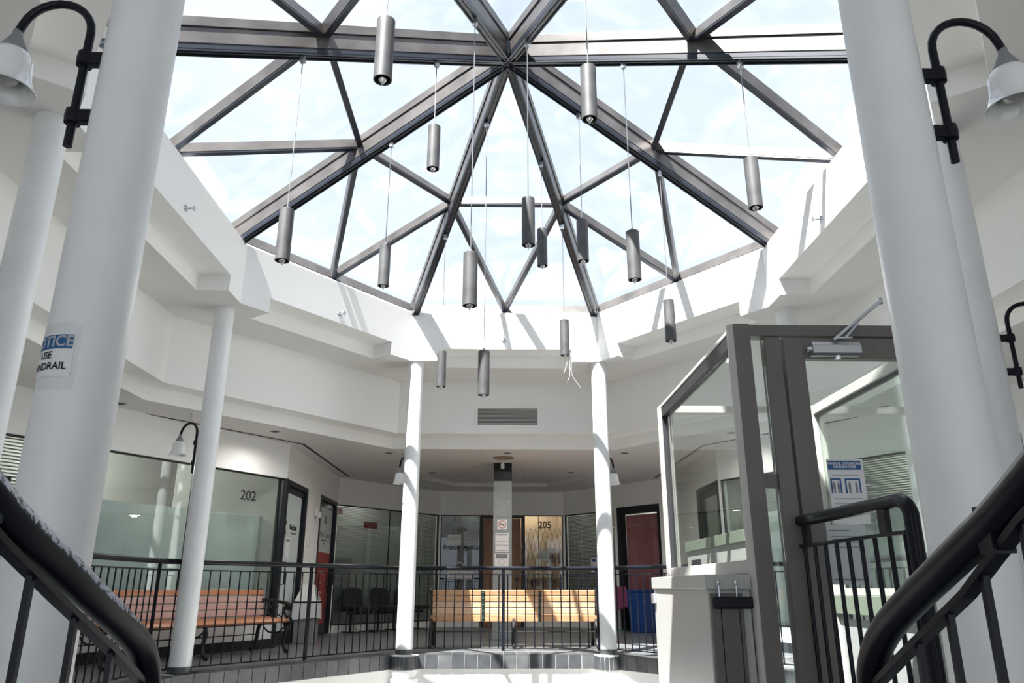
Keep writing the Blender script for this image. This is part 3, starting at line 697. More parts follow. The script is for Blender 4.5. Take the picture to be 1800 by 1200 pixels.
# ------------------------------------------------------------------ balcony railings
RL = [V((-1.29, 4.5)), V((1.29, 4.5)), V((3.35, 1.73)), V((3.35, -1.73)), V((-3.35, -1.73)), V((-3.35, 1.73))]
def railing(label, a, b, posts, n_bal, ext=.02):
    a, b = V(a), V(b); t = (b - a); L = t.length; t /= L; c = (a + b) / 2
    e = empty('railing', (c.x, c.y, 0), label=label, cat='railing', group='black balcony railings')
    P = lambda s, z: (a.x + t.x * s, a.y + t.y * s, z)
    MB().tube([P(-ext, 1.025), P(L + ext, 1.025)], .026, 14).build('handrail', 'black', e, smooth=True)
    MB().bar(P(0, .945), P(L, .945), .03, .012).build('upper_bar', 'black', e)
    MB().bar(P(0, .035), P(L, .035), .03, .012).build('lower_bar', 'black', e)
    for s in posts: MB().bar(P(s, 0), P(s, 1.01), .018, .042, up=(t.x, t.y, 0)).build('post', 'black', e)
    for k in range(n_bal):
        s = L * (k + .5) / n_bal
        if min(abs(s - q) for q in posts) > .035: MB().tube([P(s, .04), P(s, .942)], .0075, 6).build('baluster', 'black', e, smooth=True)
railing('black railing along the far edge, in front of the honey bench', RL[0], RL[1], (.04, 1.29, 2.54), 22)
railing('black railing left of the far columns, before the waste bin', RL[5], RL[0], (1.85, 3.40), 29)
railing('black railing at the left behind the near stair rail, before the red bench end', RL[4], RL[5], (.04, 1.73, 3.40), 28)
railing('black railing on the right diagonal, in front of the pink curtain', RL[1], RL[2], (.06, 1.7, 3.40), 29)
railing('black railing along the right edge behind the lift', RL[2], RL[3], (.04, 1.73, 3.40), 28)

# near stair rails
def bez(pts, n=6):
    out = []
    P = [V(p) for p in pts]
    for i in range(len(P) - 1):
        p0, p1, p2, p3 = P[max(i - 1, 0)], P[i], P[i + 1], P[min(i + 2, len(P) - 1)]
        for k in range(n):
            u = k / n
            out.append(.5 * ((2 * p1) + (p2 - p0) * u + (2 * p0 - 5 * p1 + 4 * p2 - p3) * u * u + (3 * p1 - p0 - 3 * p2 + p3) * u ** 3))
    out.append(P[-1]); return out
def stair_rail(label, x, top, bar, ys, m):
    e = empty('stair_rail', (x, top[-1][0], 0), label=label, cat='handrail', group='near stair rails')
    MB().tube(bez([(x, y, z) for y, z in top]), .0245, 16).build('handrail', m, e, smooth=True)
    mb = MB(); q = [(x, y, z) for y, z in bar]
    for p0, p1 in zip(q, q[1:]): mb.bar(p0, p1, .021, .010)
    mb.build('flat_bar', 'black', e)
    def zb(y):
        for (y0, z0), (y1, z1) in zip(bar, bar[1:]):
            if y0 <= y <= y1: return z0 + (z1 - z0) * (y - y0) / (y1 - y0)
        return bar[0][1]
    for y in ys: MB().bar((x, y, 0), (x, y, zb(y)), .0095, .0095, up=(1, 0, 0)).build('baluster', 'black', e)
    for y in (-5.02, -5.7):
        MB().bar((x, y, zb(y)), (x, y, zb(y) + .06), .03, .03, up=(1, 0, 0)).build('spacer', 'black', e)
stair_rail('black stair handrail at left with paint worn white along its top', -.723,
           [(-6.6, 1.76), (-5.9, 1.385), (-5.3, 1.06), (-5.0, .892), (-4.83, .82), (-4.70, .765), (-4.58, .715), (-4.50, .672), (-4.462, .62), (-4.45, .55), (-4.45, .30), (-4.45, 0)],
           [(-6.6, 1.70), (-5.9, 1.325), (-5.3, 1.01), (-4.977, .842), (-4.82, .77), (-4.61, .677), (-4.49, .62)], [-4.485 - .1365 * k for k in range(1, 13)], 'worn')
stair_rail('black stair handrail at right, curving down in front of the lift guard', .584,
           [(-6.6, 1.70), (-5.9, 1.335), (-5.3, 1.015), (-5.06, .887), (-4.95, .838), (-4.78, .764), (-4.69, .719), (-4.63, .67), (-4.607, .62), (-4.60, .55), (-4.60, .30), (-4.60, 0)],
           [(-6.6, 1.655), (-5.9, 1.285), (-5.3, .975), (-5.08, .864), (-4.935, .776), (-4.76, .694), (-4.63, .63)], [-4.69 - .097 * k for k in range(1, 16)], 'black')
# guard rail on the lift landing
e = empty('guard_rail', (1.27, -3.0, 0), label='short black guard rail with rounded corners beside the lift door', cat='railing')
gx = 1.255
top = bez([(gx, -2.50, 0), (gx, -2.50, .7), (gx, -2.50, .98), (gx, -2.515, 1.045), (gx, -2.57, 1.06), (gx, -3.0, 1.06), (gx, -3.44, 1.06), (gx, -3.53, 1.055), (gx, -3.575, 1.02), (gx, -3.58, .95), (gx, -3.58, .6), (gx, -3.58, 0)], 5)
MB().tube(top, .0245, 16).build('handrail', 'black', e, smooth=True)
MB().bar((gx, -2.52, .955), (gx, -3.555, .955), .034, .012).build('upper_bar', 'black', e)
MB().bar((gx, -2.52, .05), (gx, -3.555, .05), .034, .012).build('lower_bar', 'black', e)
for y in (-2.72, -3.40): MB().bar((gx, y, .955), (gx, y, 1.05), .02, .05, up=(0, 1, 0)).build('spacer', 'black', e)
for k in range(10): MB().tube([(gx, -2.58 - k * .105, .05), (gx, -2.58 - k * .105, .955)], .0085, 8).build('baluster', 'black', e, smooth=True)

# ------------------------------------------------------------------ glazed lift
LX0, LX1, LY0, LY1, LZ = 1.065, 2.11, -2.65, -.95, 1.97
lf = empty('glazed_lift', (1.58, -1.8, 0), label='glazed platform lift enclosure with taupe frame and closed door', cat='lift')
ZB = -3.3
mb = MB(); mb.box((1.036, LY0 - .03, ZB), (1.112, LY0 + .05, LZ)); mb.build('front_post', 'taupe', lf, bevel=.003)
MB().tube([(1.036, LY0 - .0, ZB), (1.036, LY0 - .0, LZ - .002)], .026, 14).build('post_nosing', 'taupe_lit', lf, smooth=True)
MB().box((2.05, LY0 - .03, ZB), (2.15, LY0 + .05, LZ)).build('front_post', 'taupe', lf, bevel=.003)
MB().box((1.113, LY0 - .02, 1.912), (2.05, LY0 + .05, LZ - .002)).build('head_beam', 'taupe', lf, bevel=.003)
MB().box((1.182, LY0 - .015, -.16), (1.256, LY0 + .05, 1.911)).build('door_jamb', 'taupe', lf, bevel=.003)
MB().box((1.113, LY0, 1.204), (1.181, LY0 + .03, 1.269)).build('sidelight_rail', 'taupe', lf, bevel=.002)
MB().box((1.113, LY0 + .01, 0), (1.181, LY0 + .018, 1.911)).build('pane', 'liftglass', lf)
mb = MB(); mb.box((1.268, LY0 - .02, .01), (1.362, LY0 + .03, 1.902)); mb.box((1.95, LY0 - .02, .01), (2.045, LY0 + .03, 1.902)); mb.box((1.362, LY0 - .02, 1.802), (1.95, LY0 + .03, 1.902)); mb.box((1.362, LY0 - .02, .01), (1.95, LY0 + .03, .2))
ld = mb.build('door_leaf', 'taupe', lf, bevel=.002)
MB().box((1.362, LY0 + .002, .2), (1.95, LY0 + .010, 1.802)).build('pane', 'liftglass', ld)
# door closer
dc = MB(); T = Matrix.Translation((1.495, LY0 - .05, 1.838))
prof = [(-.026, -.022), (-.026, .016), (-.012, .034), (.026, .034), (.026, -.03), (-.012, -.034)]
dc.add([(1.385, LY0 - .046 + a, 1.838 + b) for a, b in prof] + [(1.612, LY0 - .046 + a, 1.838 + b) for a, b in prof], [tuple(range(6)), tuple(reversed(range(6, 12)))] + [(i, (i + 1) % 6, 6 + (i + 1) % 6, 6 + i) for i in range(6)])
cl = dc.build('closer_body', 'alu', lf, bevel=.003)
MB().lathe([(.0, -.012), (.016, -.010), (.018, 0), (.018, .006)], c=(1.503, LY0 - .05, 1.80), seg=14).build('closer_spindle', 'chrome', cl, smooth=True)
MB().tube([(1.362, LY0 - .05, 1.835), (1.385, LY0 - .05, 1.838)], .012, 10).build('closer_screw', 'chrome', cl, smooth=True)
mb = MB(); mb.bar((1.49, LY0 - .06, 1.878), (1.665, LY0 - .12, 2.02), .032, .012); mb.bar((1.665, LY0 - .12, 2.02), (1.70, LY0 - .13, 2.048), .022, .016)
mb.tube([(1.70, LY0 - .13, 2.035), (1.70, LY0 - .13, 2.062)], .011, 10); mb.bar((1.54, LY0 - .07, 1.885), (1.60, LY0 - .09, 1.952), .02, .01); mb.bar((1.50, LY0 - .07, 1.885), (1.57, LY0 - .075, 1.886), .02, .008)
mb.build('closer_arm', 'alu', lf, bevel=.001)
# left side
MB().box((LX0 - .035, LY1 - .05, ZB), (LX0 + .04, LY1 + .04, LZ)).build('rear_post', 'taupe_lit', lf, bevel=.003)
MB().box((LX0 - .03, LY0 + .05, LZ - .02), (LX0 + .03, LY1 - .05, LZ)).build('top_rail', 'taupe_lit', lf, bevel=.003)
MB().box((LX0 - .026, LY0 + .05, LZ - .085), (LX0 + .026, LY1 - .05, LZ - .021)).build('glazing_gasket', 'blackmatt', lf)
MB().box((LX0 - .024, LY1 - .062, .90), (LX0 + .02, LY1 - .0505, LZ - .046)).build('glazing_gasket', 'blackmatt', lf)
MB().box((LX0 - .03, LY0 + .05, .842), (LX0 + .03, LY1 - .05, .902)).build('bottom_rail', 'taupe_lit', lf, bevel=.003)
MB().box((LX0 - .004, LY0 + .05, .903), (LX0 + .004, LY1 - .063, LZ - .086)).build('pane', 'liftglass', lf)
MB().box((LX0 - .02, LY0 + .05, ZB), (LX0 + .02, LY1 - .05, .84)).build('lower_panel', 'panelgrey', lf)
# right side
MB().box((LX1 - .04, LY1 - .05, ZB), (LX1 + .04, LY1 + .04, LZ)).build('rear_post', 'taupe_lit', lf, bevel=.003)
MB().box((LX1 - .03, LY0 + .05, LZ - .06), (LX1 + .03, LY1 - .05, LZ)).build('top_rail', 'taupe_lit', lf, bevel=.003)
MB().box((LX1 - .012, LY0 + .05, LZ - .08), (LX1 + .012, LY1 - .05, LZ - .061)).build('glazing_gasket', 'blackmatt', lf)
MB().box((LX1 - .03, LY0 + .05, .74), (LX1 + .03, LY1 - .05, .78)).build('bottom_rail', 'taupe_lit', lf, bevel=.003)
MB().box((LX1 - .045, LY0 + .05, .63), (LX1 + .03, LY1 - .05, .739)).build('sill_rail', 'green', lf, bevel=.003)
MB().box((LX1 - .004, LY0 + .05, .781), (LX1 + .004, LY1 - .05, LZ - .081)).build('pane', 'liftglass', lf)
MB().box((LX1 - .02, LY0 + .05, ZB), (LX1 + .02, LY1 - .05, .60)).build('lower_panel', 'panelgrey', lf)
# rear head
MB().box((LX0 + .041, LY1 - .03, LZ - .05), (LX1 - .041, LY1 + .03, LZ)).build('rear_beam', 'taupe_lit', lf, bevel=.003)
# low side wall beyond the lift with a green cap
MB().box((1.575, LY1 + .05, ZB), (1.625, .75, 1.075)).build('side_wall', 'whitebox', lf)
MB().box((1.56, LY1 + .05, 1.076), (1.64, .76, 1.155)).build('cap_rail', 'green', lf, bevel=.003)
MB().box((1.548, .30, .80), (1.574, .52, 1.0)).build('call_box', 'blackmatt', lf)
# white mast box at the lift's left
bx = empty('mast_box', (.92, -2.1, -3.3), label='cream metal box with brown ribbed front standing beside the lift post', cat='cabinet')
MB().box((.825, -2.66, ZB), (1.005, -1.50, .776)).build('body', 'whitebox', bx, bevel=.003)
MB().box((.815, -2.67, .777), (1.01, -1.49, .838)).build('lid', 'whitebox', bx, bevel=.003)
MB().box((.832, -2.685, ZB), (.868, -2.661, .762)).build('front_panel', 'brown', bx, bevel=.001)
MB().box((.872, -2.685, ZB), (.945, -2.661, .762)).build('front_panel', 'brown', bx, bevel=.001)
MB().box((.949, -2.685, ZB), (.965, -2.661, .762)).build('front_panel', 'brown', bx, bevel=.001)
hb = MB().box((.836, -2.705, .700), (1.005, -2.686, .748)).build('cross_bracket', 'black', bx, bevel=.008)
for x in (.866, .940):
    MB().lathe([(.0005, .0), (.008, .002), (.011, .010), (.008, .018), (.0005, .02)], c=(x, -2.684, .795), seg=12).build('bolt', 'chrome', bx, smooth=True)
    MB().tube([(x, -2.69, .748), (x, -2.69, .795)], .004, 6).build('bolt_rod', 'alu', bx)
MB().box((.807, -1.56, .70), (.824, -1.50, .75)).build('side_latch', 'alu', bx, bevel=.003)
# notices on the lift door
pz = empty('paper_poster', (1.495, LY0 - .004, 1.2), label='white and blue poster about distancing on the lift door glass', cat='poster')
nv = (0, -1, 0); O = (1.493, LY0 - .001, 1.19)
flat(MB(), O, nv, -.085, .078, -.138, .145).build('sheet', 'paper', pz)
flat(MB(), O, nv, -.082, .068, .097, .137, .002, .003).build('blue_heading', 'inkblue', pz)
lettering('lettering', 'PHYSICAL DISTANCING\nON ELEVATORS', .0145, (O[0] - .007, O[1] - .0035, O[2] + .117), nv, 'paper', pz, bold=.0003)
lettering('lettering', 'Please take distancing on elevators', .0095, (O[0] - .007, O[1] - .0025, O[2] + .074), nv, 'inkgrey', pz, sx=.9)
mb = MB()
for x0, x1 in ((-.078, -.03), (-.014, .056)):
    flat(mb, O, nv, x0, x0 + .007, -.008, .058, .002, .003); flat(mb, O, nv, x1 - .007, x1, -.008, .058, .002, .003); flat(mb, O, nv, x0, x1, .052, .059, .002, .0032)
mb.build('lift_pictogram', 'inkblue', pz)
mb = MB()
for x in (-.063, -.044, .006, .036):
    flat(mb, O, nv, x - .005, x + .005, .012, .034, .002, .003); flat(mb, O, nv, x - .004, x - .0005, -.006, .012, .002, .003); flat(mb, O, nv, x + .0005, x + .004, -.006, .012, .002, .003); flatring(mb, O, nv, x, .039, 0.0005, .004, .002, .003, 10)
mb.build('figure_pictogram', 'inkgrey', pz, kind='stuff')
for k, tx in enumerate(('- Keep 2 metres apart from others', '  Use stairs if you can', '- Limit number of people in lift', '- Wear a mask')):
    lettering('lettering', tx, .0095, (O[0] - .075, O[1] - .0025, O[2] - .03 - .021 * k), nv, 'inkgrey', pz, align='LEFT')
ps = sheet('paper_poster', 'greyish sheet in a clear sleeve below the distancing poster', 'poster', (1.452, LY0 - .001, .922), nv, .18, .25, base='greypaper', lines=[(.40, -.4, .1, .02), (.30, -.35, .4, .015), (.25, -.35, .4, .015), (.20, -.35, .35, .015), (.12, -.35, .4, .015), (-.42, -.4, .4, .03)])
ac = sheet('access_sign', 'small blue wheelchair sign on the lift door behind the guard rail', 'sign', (1.83, LY0 - .001, .89), nv, .062, .08)
flat(MB(), (1.83, LY0 - .001, .89), nv, -.026, .006, -.022, .02, .002, .003).build('blue_square', 'inkblue', ac)
flat(MB(), (1.83, LY0 - .001, .89), nv, -.026, .026, .028, .034, .002, .003).build('blue_heading', 'inkblue', ac)
mb = MB(); OO = (1.82, LY0 - .004, .89); flatring(mb, OO, nv, -.001, -.009, .005, .0075, 0, .001, 14); flatbar(mb, OO, nv, (-.003, .008), (-.002, -.003), .003, 0, .001); flatbar(mb, OO, nv, (-.002, -.003), (.005, -.003), .003, 0, .001); flatbar(mb, OO, nv, (.005, -.003), (.008, -.013), .003, 0, .001); flatring(mb, OO, nv, -.003, .012, .0003, .003, 0, .001, 8)
mb.build('wheelchair_symbol', 'paper', ac)

# ------------------------------------------------------------------ notice on the near left column
nt = empty('column_notice', (-1.237, -3.96, 1.3), label='NOTICE USE HANDRAIL sticker under clear film on the near column', cat='notice')
def curved(name, a0, a1, z0, z1, r, m, n=10):
    mb = MB(); vs = []; fs = []
    for k in range(n + 1):
        a = a0 + (a1 - a0) * k / n
        for z in (z0, z1): vs.append((-1.237 + r * math.cos(a), -3.96 + r * math.sin(a), z))
    for k in range(n): fs.append((2 * k, 2 * k + 2, 2 * k + 3, 2 * k + 1))
    return mb.add(vs, fs).build(name, m, nt, smooth=True)
AC = R(241)                                           # centre of the sticker around the column
curved('clear_film', AC - R(62), AC + R(50), 1.285, 1.47, .1042, 'tape')
curved('sticker', AC - R(44), AC + R(44), 1.318, 1.442, .1050, 'paper')
curved('blue_field', AC - R(41), AC + R(41), 1.396, 1.436, .1055, 'inkblue')
def curved_text(txt, size, a, z, m, bold=0):
    ob = lettering('lettering', txt, size, (0, 0, 0), (0, -1, 0), m, None, bold=bold)
    r = .1062; T = WM[nt.name].inverted()
    for v in ob.data.vertices:
        ang = a + v.co.x / r; v.co = T @ V((-1.237 + r * math.cos(ang), -3.96 + r * math.sin(ang), z + v.co.z))
    ob.parent = nt
curved_text('NOTICE', .043, AC, 1.416, 'paper', bold=.001)
curved_text('USE', .028, AC, 1.378, 'inkblack', bold=.0005)
curved_text('HANDRAIL', .028, AC, 1.347, 'inkblack', bold=.0005)

# ------------------------------------------------------------------ benches
def bench(label, loc, rz, mats, L, straps):
    e = empty('park_bench', loc, rz, label=label, cat='bench', group='slatted park benches')   # back at y=0, front towards +y, x along
    h = L / 2
    def slat(y, z, w, tilt, m, nm):
        a = R(tilt); c = V((0, y, z)); u = V((0, math.cos(a), math.sin(a))); q = V((0, -math.sin(a), math.cos(a)))
        vs = [c + V((sx * (h + random.uniform(-.01, .01)), 0, 0)) + u * (w / 2 * su) + q * (.014 * sq) for sx in (-1, 1) for su, sq in ((-1, -1), (1, -1), (1, 1), (-1, 1))]
        MB().add(vs, [(3, 2, 1, 0), (4, 5, 6, 7), (0, 1, 5, 4), (1, 2, 6, 5), (2, 3, 7, 6), (3, 0, 4, 7)]).build(nm, m, e, local=True, bevel=.004)
    for k, (y, z, tilt) in enumerate(((.012, .717, 106), (.030, .636, 103), (.050, .555, 103), (.070, .473, 103), (.092, .382, 103))):
        slat(y, z, (.064, .069, .069, .069, .086)[k], tilt, mats[min(k, len(mats) - 1) if k < 4 else 0], 'back_slat')
    for k, (y, z, tilt) in enumerate(((.17, .405, 10), (.225, .400, 4), (.29, .400, 0), (.37, .402, 0), (.45, .402, -6), (.505, .385, -40))):
        slat(y, z, .07 if k < 5 else .05, tilt, mats[0], 'seat_slat')
    for x in (-h + .02, 0, h - .02):
        mb = MB()
        mb.tube([(x, -.01, .76), (x, .02, .66), (x, .075, .44), (x, .12, .375), (x, .30, .37), (x, .50, .365)] if x else [(x, .14, .37), (x, .30, .37), (x, .50, .365)], .020, 8)
        mb.tube(bez([(x, .12, .375), (x, .02, .30), (x, .0, .18), (x, -.04, .06), (x, -.09, .015)], 4), .024, 8)
        mb.tube(bez([(x, .46, .365), (x, .50, .28), (x, .47, .16), (x, .50, .05), (x, .55, .015)], 4), .024, 8)
        mb.tube(bez([(x, .10, .30), (x, .20, .24), (x, .36, .24), (x, .46, .30)], 4), .011, 8)
        if x:
            mb.tube(bez([(x, .03, .63), (x, .20, .62), (x, .38, .60), (x, .50, .585), (x, .545, .555), (x, .53, .52), (x, .49, .525), (x, .49, .56)], 4), .021, 8)
            mb.tube(bez([(x, .47, .58), (x, .44, .50), (x, .48, .43), (x, .55, .42), (x, .57, .37), (x, .53, .345), (x, .50, .37)], 4), .018, 8)
            mb.tube(bez([(x, .14, .60), (x, .22, .52), (x, .32, .55), (x, .30, .60)], 4), .008, 6); mb.tube(bez([(x, .12, .5), (x, .2, .44), (x, .3, .46), (x, .4, .42)], 4), .008, 6)
        mb.build('iron_frame', 'iron', e, local=True, smooth=True)
    MB().tube([(-h + .02, .02, .21), (h - .02, .02, .21)], .007, 8).build('tie_rod', 'iron', e, local=True, smooth=True)
    for x in straps:
        mb = MB(); mb.bar((x, -.012, .735), (x, .085, .335), .04, .006, up=(0, 1, .25)); st = mb.build('strap', 'strap', e, local=True)
        for z in (.71, .64, .56, .47, .385): MB().lathe([(.0005, 0), (.006, .001), (.004, .004)], c=(0, 0, 0), seg=8).build('bolt', 'sensor', st, local=True).location = (x, -.019 + .243 * (.735 - z), z)
bench('honey-coloured slatted bench seen from behind at the far railing', (.148, 4.93, 0), 0, ['bench1', 'bench1', 'bench4', 'bench4'], 2.3, (.42 - .0 - .148 + .085, -.56 + .148 - .01))
a = LA[0] + LA[1] * 2.54 - LA[2] * .22
bench('reddish slatted bench with cast-iron ends against window 202', (a.x, a.y, 0), math.atan2(-LA[2].y, -LA[2].x) - R(90), ['bench2', 'bench3', 'bench3', 'bench3'], 2.5, ())

# ------------------------------------------------------------------ waiting chairs, bin, plum chair, blue bin
def chair(label, s):
    p = pos(LC, s, -.34, 0); e = empty('waiting_chair', p, math.atan2(-LC[2].y, -LC[2].x) - R(90), label=label, cat='chair', group='black waiting chairs in the glazed corner')
    pts = [(-.24, .36), (-.25, .62), (-.215, .735), (-.12, .775), (.12, .775), (.215, .735), (.25, .62), (.24, .36)]
    MB().plate([(x, -.22 - (z - .36) * .12, z) for x, z in pts], (0, .05, 0)).build('backrest', 'fabric', e, local=True, bevel=.01)
    MB().box((-.25, -.2, .38), (.25, .26, .45)).build('seat', 'fabric', e, local=True, bevel=.02)
    MB().box((-.29, -.02, .31), (.29, .03, .36)).build('beam', 'iron', e, local=True)
    for x in (-.2, .2):
        mb = MB(); mb.bar((x, 0, .012), (x, 0, .37), .03, .03, up=(0, 1, 0)); mb.bar((x, -.22, .015), (x, .25, .015), .03, .02); mb.build('leg', 'iron', e, local=True)
for s, l in ((.40, 'black waiting chair nearest the red-printed door'), (1.06, 'black waiting chair between its neighbour and the far round column'), (1.72, 'black waiting chair mostly hidden by the far round column')): chair(l, s)
b = empty('waste_bin', (-2.90, 5.9, 0), label='white waste bin with pyramid lid and plastic bag beside the glass door', cat='bin')
MB().box((-3.05, 5.75, 0), (-2.75, 6.05, .52)).build('body', 'binmetal', b, bevel=.01)
mb = MB(); mb.add([(-3.08, 5.72, .33), (-2.72, 5.72, .36), (-2.72, 6.08, .33), (-3.08, 6.08, .36), (-3.065, 5.735, .57), (-2.735, 5.735, .57), (-2.735, 6.065, .57), (-3.065, 6.065, .57)], [(0, 1, 5, 4), (1, 2, 6, 5), (2, 3, 7, 6), (3, 0, 4, 7)]); mb.build('bag', 'bag', b)
MB().box((-3.07, 5.73, .56), (-2.73, 6.07, .585)).build('rim', 'blackmatt', b)
mb = MB(); mb.add([(-3.06, 5.74, .585), (-2.74, 5.74, .585), (-2.74, 6.06, .585), (-3.06, 6.06, .585), (-2.98, 5.86, .82), (-2.82, 5.86, .82), (-2.82, 5.94, .82), (-2.98, 5.94, .82)], [(0, 1, 5, 4), (1, 2, 6, 5), (2, 3, 7, 6), (3, 0, 4, 7), (4, 5, 6, 7)]); mb.build('lid', 'sensor', b)
mb = MB(); mb.add([(-2.745, 5.78, .60), (-2.745, 6.02, .60), (-2.81, 5.93, .79), (-2.81, 5.87, .79)], [(0, 1, 2, 3)]); [setattr(v, 'x', v.x + .004) for v in mb.v]; mb.build('lid_flap', 'inkgrey', b)
e = empty('plum_chair', (2.12, 9.0, 0), R(150), label='plum plastic chair on a teal pedestal before the pink curtain', cat='chair')
pts = [(-.2, .42), (-.21, .68), (-.15, .80), (.15, .80), (.21, .68), (.2, .42)]
MB().plate([(x, -.2 - (z - .42) * .15, z) for x, z in pts], (0, .03, 0)).build('backrest', 'purple', e, local=True, bevel=.01)
MB().box((-.22, -.2, .40), (.22, .24, .44)).build('seat', 'purple', e, local=True, bevel=.015)
MB().lathe([(.045, .03), (.045, .40)], seg=16).build('pedestal', 'teal', e, local=True, smooth=True)
MB().lathe([(.0005, .03), (.17, .022), (.18, 0)], seg=20).build('foot_plate', 'teal', e, local=True, smooth=True)
e = empty('storage_bin', (2.60, 8.70, 0), R(-52), label='bright blue plastic bin below the pink curtain', cat='bin')
MB().add([(-.17, -.17, 0), (.17, -.17, 0), (.17, .17, 0), (-.17, .17, 0), (-.2, -.2, .70), (.2, -.2, .70), (.2, .2, .70), (-.2, .2, .70)], [(0, 3, 2, 1), (4, 5, 6, 7), (0, 1, 5, 4), (1, 2, 6, 5), (2, 3, 7, 6), (3, 0, 4, 7)]).build('body', 'blue', e, local=True, bevel=.01)
MB().box((-.215, -.215, .70), (.215, .215, .745)).build('lid', 'blue', e, local=True, bevel=.01)

# ------------------------------------------------------------------ signs, grille, sensors, sprinklers, downlights
def no_smoking(label, c, nv, w, pink=False):
    e = empty('no_smoking_sign', c, label=label, cat='sign', group='no-smoking signs')
    flat(MB(), c, nv, -w / 2, w / 2, -w / 2, w / 2).build('plate', 'inkpink' if pink else 'paper', e)
    mb = MB(); flatring(mb, c, nv, 0, 0, w * .34, w * .40, .002, .0032); flatbar(mb, c, nv, (-w * .26, w * .26), (w * .26, -w * .26), w * .06, .002, .003); mb.build('ban_ring', 'inkred', e)
    mb = MB(); flat(mb, c, nv, -w * .22, w * .22, -w * .04, w * .03, .002, .0025); mb.build('cigarette', 'inkblack', e)
no_smoking('white no-smoking sign on the square pier', (-.010, 6.616, 1.757), (0, -1, 0), .16)
no_smoking('faded no-smoking sticker at the glazed corner left of the far column', pos(LC, .10, .045, 2.155), inn(LC), .12, True)
no_smoking('faded no-smoking sticker beside the curtained door', pos(RC, 1.44, -.004, 2.20), inn(RC), .13, True)
sheet('paper_notice', 'framed white notice with a four-part table on the square pier', 'notice', (-.013, 6.616, 1.475), (0, -1, 0), .215, .30, lines=[(.40, -.42, .42, .06), (.05, -.45, .45, .015), (-.15, -.45, .45, .025), (-.42, -.4, .4, .03), (.13, -.008, .008, .42)])
sn = sheet('paper_notice', 'lower white notice on the square pier, crossed by the handrail', 'notice', (-.017, 6.616, 1.168), (0, -1, 0), .225, .275, lines=[(.33, -.42, .42, .24)])
mb = MB(); flatring(mb, (-.017, 6.616, 1.168), (0, -1, 0), 0, .0, .042, .046, .002, .003); mb.build('round_print', 'inkgrey', sn)
gv = empty('air_grille', (.055, 4.95, 3.18), label='oblong louvred air grille on the far upper wall', cat='grille')
A0, A1, Z0, Z1 = -.418, .528, 3.025, 3.338
mb = MB(); mb.box((A0, 4.935, Z0), (A1, 4.955, Z0 + .03)); mb.box((A0, 4.935, Z1 - .03), (A1, 4.955, Z1)); mb.box((A0, 4.935, Z0 + .03), (A0 + .03, 4.955, Z1 - .03)); mb.box((A1 - .03, 4.935, Z0 + .03), (A1, 4.955, Z1 - .03)); mb.build('frame', 'wall', gv, bevel=.003)
MB().box((A0 + .03, 4.951, Z0 + .03), (A1 - .03, 4.953, Z1 - .03)).build('backing', 'blackmatt', gv)
for k in range(13):
    z = Z0 + .037 + k * .0193
    MB().box((A0 + .03, 4.940, z), (A1 - .03, 4.9505, z + .0085)).build('slat', 'vent', gv)
def sprinkler(label, c, nv, up=False):
    e = empty('sprinkler', c, label=label, cat='sprinkler', group='sprinkler heads'); nv = V(nv); c = V(c)
    q = nv.to_track_quat('Z', 'Y').to_matrix().to_4x4(); T = Matrix.Translation(c) @ q
    def L_(prof, nm, m, seg=14):
        mb = MB().lathe(prof, seg=seg); mb.v = [T @ p for p in mb.v]; mb.build(nm, m, e, smooth=True)
    L_([(.0005, .004), (.034, .004), (.036, 0)], 'rose', 'chrome'); L_([(.012, .004), (.012, .045), (.007, .05), (.007, .075)], 'body', 'alu'); L_([(.0005, .078), (.026, .075), (.024, .080), (.0005, .081)], 'deflector', 'alu')
def face_pt(i, s, z):
    a, b, t, n, L = edge(FAS, i); p = a + t * (L * s) - n * .001; return (p.x, p.y, z), (-n.x, -n.y, 0)
for i, s, lab in ((0, .495, 'sprinkler head at the middle of the far fascia'), (7, .52, 'sprinkler head on the left diagonal fascia'), (6, .52, 'sprinkler head on the left fascia near the column notice'), (2, .45, 'sprinkler head on the sunlit right fascia')):
    c, nv_ = face_pt(i, s, 4.0); sprinkler(lab, c, nv_)
for c, lab in (((-3.77, 2.95), 'ceiling sprinkler above the gooseneck lamp at the red bench'), ((-1.57, 5.75), 'ceiling sprinkler beside the far column left of the pier'), ((1.62, 5.75), 'ceiling sprinkler beside the far column right of the pier'), ((-1.62, 9.95), 'ceiling sprinkler in the alcove left of the pier'), ((1.72, 9.6), 'ceiling sprinkler in the alcove right of the pier')):
    sprinkler(lab, (c[0], c[1], ZC), (0, 0, -1))
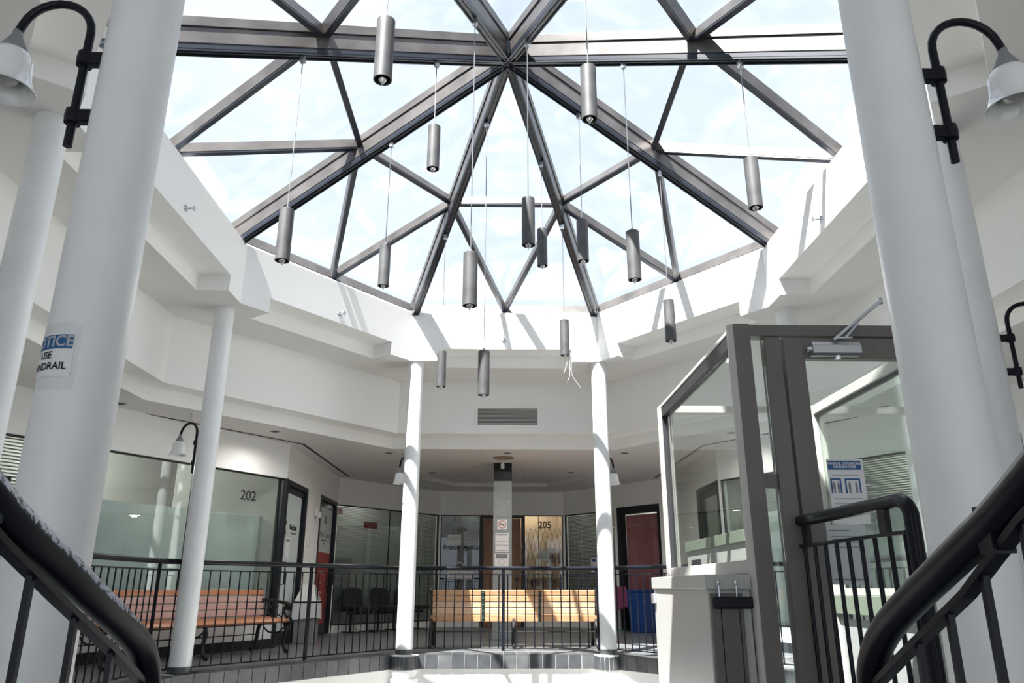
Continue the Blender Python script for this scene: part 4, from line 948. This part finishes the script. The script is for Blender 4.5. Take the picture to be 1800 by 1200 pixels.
def downlight(c, lab):
    e = empty('downlight', (c[0], c[1], ZC), label=lab, cat='light', group='recessed walkway downlights')
    MB().lathe([(.062, 0), (.06, -.006), (.045, -.007), (.044, -.001)], c=(c[0], c[1], ZC), seg=20).build('trim_ring', 'inkgrey', e, smooth=True)
    MB().lathe([(.044, -.002), (.0005, -.002)], c=(c[0], c[1], ZC), seg=20).build('lens', 'dark', e)
    if abs(c[0]) > 4: return
    ld_ = bpy.data.lights.new('added_fill_beam', 'SPOT'); ld_.energy = DOWN; ld_.spot_size = R(165); ld_.spot_blend = 1; ld_.shadow_soft_size = .06; ld_.color = (1, .95, .88)  # the fixtures are unlit; this beam is added to brighten the walkway
    lo = bpy.data.objects.new('added_fill_beam', ld_); COL.objects.link(lo); lo.parent = e; lo.location = (0, 0, -.03)
for c, lab in (((-4.37, 2.42), 'recessed downlight in the walkway ceiling next to the near left column'), ((-3.07, 4.01), 'recessed downlight above the red bench end'), ((-1.78, 5.70), 'recessed downlight left of the far left column'), ((.06, 5.66), 'recessed downlight in front of the ceiling speaker disc'), ((1.88, 5.62), 'recessed downlight right of the far right column'), ((-1.28, 7.77), 'recessed downlight left of the pier in the alcove'), ((1.23, 7.72), 'recessed downlight right of the pier in the alcove'), ((3.07, 4.0), 'added downlight of the right walkway behind the lift glass'), ((4.37, 2.42), 'added downlight of the right walkway beyond the lift door')): downlight(c, lab)  # last two fixtures are added and unseen, mirroring the left walkway
e = empty('ceiling_speaker', (0, 6.1, ZC), label='round brownish disc in the ceiling in front of the square pier', cat='speaker')
MB().lathe([(.17, 0), (.168, -.012), (.15, -.016), (.0005, -.018)], c=(0, 6.1, ZC), seg=28).build('disc', mat('brown_disc', (.28, .22, .17), .6), e, smooth=True)
e = empty('ceiling_sensor', (-.01, 6.5, ZC), label='small white sensor hanging from the ceiling in front of the pier', cat='sensor')
MB().lathe([(.02, 0), (.02, -.03), (.032, -.034), (.032, -.10), (.026, -.118), (.0005, -.122)], c=(-.01, 6.52, ZC), seg=18).build('body', 'sensor', e, smooth=True)
e = empty('alarm_box', (-3.09, 6.80, 1.95), label='white alarm box on the wall between the two glass doors', cat='alarm')
MB().box((-3.108, 6.72, 1.89), (-3.05, 6.88, 2.03)).build('body', 'sensor', e, bevel=.008)
MB().lathe([(.0005, -.05), (.04, -.045), (.045, 0), (.04, .045), (.0005, .05)], c=(-3.05, 6.80, 1.915), seg=16).build('dome', 'sensor', e, smooth=True)
e = empty('wall_switch', (-3.1, 6.40, 1.46), label='slim white switch plate on the wall below the alarm box', cat='switch')
MB().box((-3.108, 6.36, 1.39), (-3.085, 6.44, 1.53)).build('plate', 'sensor', e, bevel=.004)
MB().box((-3.086, 6.385, 1.43), (-3.078, 6.415, 1.49)).build('rocker', 'paper', e)
